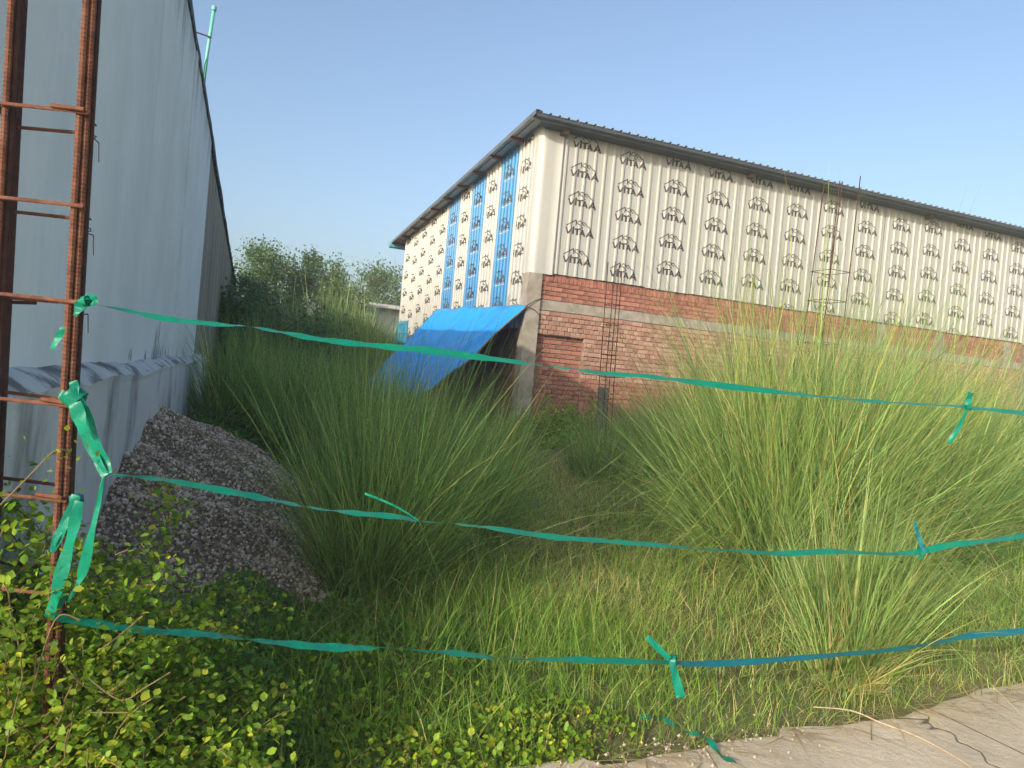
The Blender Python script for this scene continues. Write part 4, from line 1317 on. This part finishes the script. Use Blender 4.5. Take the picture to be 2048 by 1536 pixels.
g = gnd(860, 1500); weed_patch('weed_patch', 'sunlit round leaved yellow green weeds at the bottom edge', g.x, g.y, .62, .38, .16, 3200, .026, 3, VINE, (4, 4, 1.5, 2.5, .4))
g = gnd(880, 1400); weed_patch('weed_patch', 'sunlit weeds mixed into grass below the middle of the lowest ribbon', g.x, g.y, .5, .3, .2, 1100, .024, 4, VINE, (4, 4, 3, 1, .4))
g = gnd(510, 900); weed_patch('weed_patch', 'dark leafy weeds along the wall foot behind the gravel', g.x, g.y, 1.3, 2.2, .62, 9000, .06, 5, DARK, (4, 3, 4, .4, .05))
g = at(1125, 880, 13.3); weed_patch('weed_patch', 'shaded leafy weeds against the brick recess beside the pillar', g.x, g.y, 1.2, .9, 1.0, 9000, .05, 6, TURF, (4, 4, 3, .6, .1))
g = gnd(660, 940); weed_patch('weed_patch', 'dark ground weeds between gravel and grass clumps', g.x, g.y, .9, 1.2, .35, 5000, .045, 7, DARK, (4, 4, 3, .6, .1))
g = gnd(1870, 1120); weed_patch('weed_patch', 'bright green leafy seedlings below the right ribbon knot', g.x, g.y, .25, .4, .6, 420, .05, 8, VINE, (4, 3, 1, .4, 0))

g = gnd(660, 1400); weed_patch('weed_patch', 'half shaded bright green weeds below the lowest ribbon, left of the middle', g.x, g.y, .55, .4, .26, 2600, .026, 9, VINE, (5, 4, 4, .8, .1))
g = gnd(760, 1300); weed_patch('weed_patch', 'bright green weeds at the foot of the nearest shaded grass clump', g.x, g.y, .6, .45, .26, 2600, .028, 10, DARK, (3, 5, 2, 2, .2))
g = gnd(1040, 1460); weed_patch('weed_patch', 'sunlit low weeds left of the ribbon strip on the road edge', g.x, g.y, .5, .3, .14, 1300, .022, 11, VINE, (4, 4, 2, 1, .4))

# ------------------------------------------------------------------ straw on the road
def build_straw():
    rng = np.random.default_rng(9)
    n = 420
    k = rng.uniform(-.1, 3.4, n); d = -np.abs(rng.normal(0, .09, n)) + .05
    x = ROAD_P.x + ROAD_D.x * k + ROAD_N.x * d; y = ROAD_P.y + ROAD_D.y * k + ROAD_N.y * d
    b = np.stack([x, y, np.full(n, .010)], -1)
    ln = rng.uniform(.05, .34, n); th = np.full(n, 1.5); ph = rng.normal(-.4, .9, n)
    V, Fq, C = blades(rng, b, ln, th, ph, np.zeros(n), np.full(n, .0045), 4, pal(rng, n, [(.42, .34, .22), (.33, .26, .15), (.26, .19, .12)], (3, 3, 1)))
    tag(link('straw', np_mesh('straw', V, Fq, M['grass'], C)), 'dry straw scattered along the edge of the concrete road', 'straw', kind='stuff')
    o = empty('dry_stalk', gnd(1690, 1490)); P = []
    for x, y in ((1625, 1432), (1700, 1440), (1760, 1465), (1830, 1492), (1900, 1530), (1960, 1570)):
        g = gnd(x, y); P.append(np.array([g.x, g.y, .014]))
    tag(o, 'long pale dry stalk lying across the concrete road', 'stalk')
    mb = MB(); mb.tube([Vector(q) - o.location for q in catmull(P, 6)], .0035, 6); mb.build('stem', simple('dry_straw', (.45, .36, .25), (.34, .26, .17), 20, .8, bump=0), o)
    # pebbles and crumbs at the broken edge
    mb = MB(); rnd = random.Random(6)
    for i in range(150):
        k = rnd.uniform(-.15, 1.1); dd = rnd.gauss(-.02, .09); s = rnd.uniform(.003, .009)
        x = ROAD_P.x + ROAD_D.x * k + ROAD_N.x * dd; y = ROAD_P.y + ROAD_D.y * k + ROAD_N.y * dd
        c = len(mb.v)
        for q in ((1, 0, 0), (-1, 0, 0), (0, 1, 0), (0, -1, 0), (0, 0, 1), (0, 0, -1)):
            e = rnd.uniform(.6, 1.2) * s; mb.v.append((x + q[0] * e, y + q[1] * e, .006 + q[2] * e))
        mb.f += [tuple(c + j for j in f) for f in ((0, 2, 4), (2, 1, 4), (1, 3, 4), (3, 0, 4), (2, 0, 5), (1, 2, 5), (3, 1, 5), (0, 3, 5))]
    tag(mb.build('pebbles', M['road']), 'crumbs of broken concrete along the road edge', 'pebbles', kind='stuff')
build_straw()

# ------------------------------------------------------------------ background
def build_rear_wall():
    a = at(560, 640, 24.0); b = bl(-.3, 12.5, 0)
    d = Vector((b.x - a.x, b.y - a.y, 0)); L = d.length
    o = empty('rear_brick_wall', (a.x, a.y, .2), math.atan2(d.y, d.x))
    tag(o, 'low dark red brick wall across the back of the plot', 'wall')
    MB().box(0, L, 0, .2, -.3, 1.95).build('mortar_core', M['mortar'], o)
    mb = MB(); rnd = random.Random(2)
    for k in range(21):
        x = -.12 * (k % 2)
        while x < L - .05:
            mb.box(max(x, 0), min(x + .235, L), -.016 + rnd.uniform(-.004, .004), .21, -.02 + k * .094, .06 + k * .094); x += .25
    tag(mb.build('bricks', M['bricks_red'], o), kind='stuff')
build_rear_wall()

def build_shed():
    p = at(770, 600, 38.0)
    o = empty('far_shed', (p.x, p.y, 0), BA)
    tag(o, 'pale low building far behind beside the warehouse corner', 'building')
    MB().box(-2.2, 6, 0, 5, 0, 4.3).build('wall', M['shed'], o)
    mb = MB(); mb.grid([[(-2.6, -.5, 4.3), (6.3, -.5, 4.3)], [(-2.6, 5.5, 4.9), (6.3, 5.5, 4.9)]]); mb.grid([[(-2.6, -.5, 4.2), (6.3, -.5, 4.2)], [(-2.6, -.5, 4.31), (6.3, -.5, 4.31)]])
    mb.build('roof', M['shed'], o)
build_shed()

def tree(label, px, py_top, Y, width, seed, cols, probs, size=.17, n=7000, feathery=False):
    rng = np.random.default_rng(seed); rnd = random.Random(seed)
    top = at(px, py_top, Y); H = top.z - .25
    o = empty('tree', (top.x, Y, .25))
    tag(o, label, 'tree', 'trees behind the plot')
    mb = MB(); tips = []
    def limb(p, d, L, r, depth):
        pts = [p]; rs = [r]
        for k in range(4):
            d = (d + Vector((rnd.uniform(-.18, .18), rnd.uniform(-.18, .18), rnd.uniform(-.05, .14)))).normalized()
            p = p + d * (L / 4); pts.append(p); rs.append(r * (1 - .17 * (k + 1)))
        mb.tube(pts, rs, 6, False)
        if depth == 0:
            tips.extend(pts[1:]); return
        for k in range(4 if depth > 1 else 5):
            q = pts[rnd.choice((2, 3, 4, 4))]
            a = rnd.uniform(0, 6.28); e = rnd.uniform(.35, 1.0)
            nd = (d * .6 + Vector((math.cos(a) * e, math.sin(a) * e, rnd.uniform(-.1, .55)))).normalized()
            limb(q, nd, L * rnd.uniform(.5, .78), rs[-1] * .75, depth - 1)
    limb(Vector((0, 0, -.3)), Vector((0, 0, 1)), H * .48, .05 + H * .02, 3)
    mb.build('trunk', M['bark'], o)
    T = np.array([tuple(t) for t in tips])
    c = T.mean(0); hw = np.abs(T[:, 0] - c[0]).max()
    # scale the tips to the crown's width and height
    sx = width / 2 / max(.1, np.percentile(np.abs(T[:, 0] - c[0]), 96))
    zt = np.percentile(T[:, 2], 99)
    P = T[rng.integers(0, len(T), n)] + rng.normal(0, .16 if feathery else .22, (n, 3))
    P[:, 0] = (P[:, 0] - c[0]) * sx; P[:, 1] *= min(sx, 1.4); P[:, 2] = P[:, 2] * (H / zt) - .1
    V, Fq, C = leaf_cloud(rng, P, size * rng.uniform(.6, 1.3, n), pal(rng, n, cols, probs), .9)
    tag(link('crown', np_mesh('crown', V, Fq, M['leaf'], C), o), kind='stuff')
TREE = [(.085, .15, .07), (.12, .19, .075), (.065, .12, .062), (.17, .22, .08), (.22, .23, .10)]
tree('feathery dark tree rising highest behind the reeds', 560, 508, 33, 3.4, 41, TREE, (4, 4, 4, 1, .2), .11, 9000, True)
tree('dark green tree just right of the feathery one', 625, 512, 34, 2.6, 42, TREE, (4, 2, 5, .5, .1), .11, 8000, True)
tree('small sunlit tree between the reeds and the gap of sky', 682, 532, 32, 2.4, 43, TREE, (3, 4, 2, 3, 1), .10, 8000)
tree('round green tree touching the warehouse edge', 795, 545, 44, 3.4, 44, TREE, (4, 4, 2, 1, .3), .14, 8000)
tree('small loose tree above the pale far building', 755, 552, 46, 2.6, 45, TREE, (3, 4, 2, 1, 1), .13, 4000)
tree('bush beside the far end of the white wall', 510, 560, 30, 3.0, 46, TREE, (4, 4, 4, 1, .2), .11, 9000)
tree('dark bush in the shade before the reeds', 560, 605, 22, 3.2, 47, TREE, (4, 2, 5, .4, .05), .10, 9000)


REED = [(.14, .225, .095), (.20, .29, .11), (.11, .19, .088), (.29, .33, .12), (.40, .36, .19)]
for i, (px, py, Y, rad, n, l0, l1, lab) in enumerate((
        (520, 705, 21, 1.0, 1800, 1.3, 2.9, 'dark reed bed against the far white wall'),
        (590, 705, 25, 1.2, 2200, 2.0, 3.9, 'tall dark reeds left of the sunlit ones'),
        (650, 705, 27, 1.1, 2000, 2.6, 4.5, 'tall reeds with sunlit tips in the middle of the thicket'),
        (700, 710, 25, 1.0, 2000, 2.0, 3.9, 'tall reeds sloping down towards the gap of sky'),
        (745, 715, 24, .9, 1400, 1.2, 2.6, 'lower reeds before the pale far building'),
        (790, 715, 23, .6, 700, .8, 2.0, 'sparse reeds touching the warehouse side'))):
    q = at(px, py, Y)
    clump('reed_clump', lab, q.x, Y, rad, n, l0, l1, .5, .8, .045, 60 + i, probs=(4, 4, 3, 1.5, .4), group='reeds behind the plot', pal_=REED, stalks=20)

# ------------------------------------------------------------------ thin haze volume, added to lift shadows and soften contrast
HAZE = 0.0028
def build_haze():
    o = MB().box(-260, 260, -140, 260, -1.2, 7.6).build('haze', None)
    t = bpy.data.materials.new('haze'); t.use_nodes = True
    nt = t.node_tree; nt.nodes.remove(nt.nodes['Principled BSDF'])
    v = nt.nodes.new('ShaderNodeVolumePrincipled')
    v.inputs['Color'].default_value = (.86, .93, .95, 1)
    v.inputs['Density'].default_value = HAZE
    v.inputs['Anisotropy'].default_value = 0.0
    nt.links.new(v.outputs[0], nt.nodes['Material Output'].inputs['Volume'])
    o.data.materials.append(t)
    tag(o, kind='stuff')
build_haze()
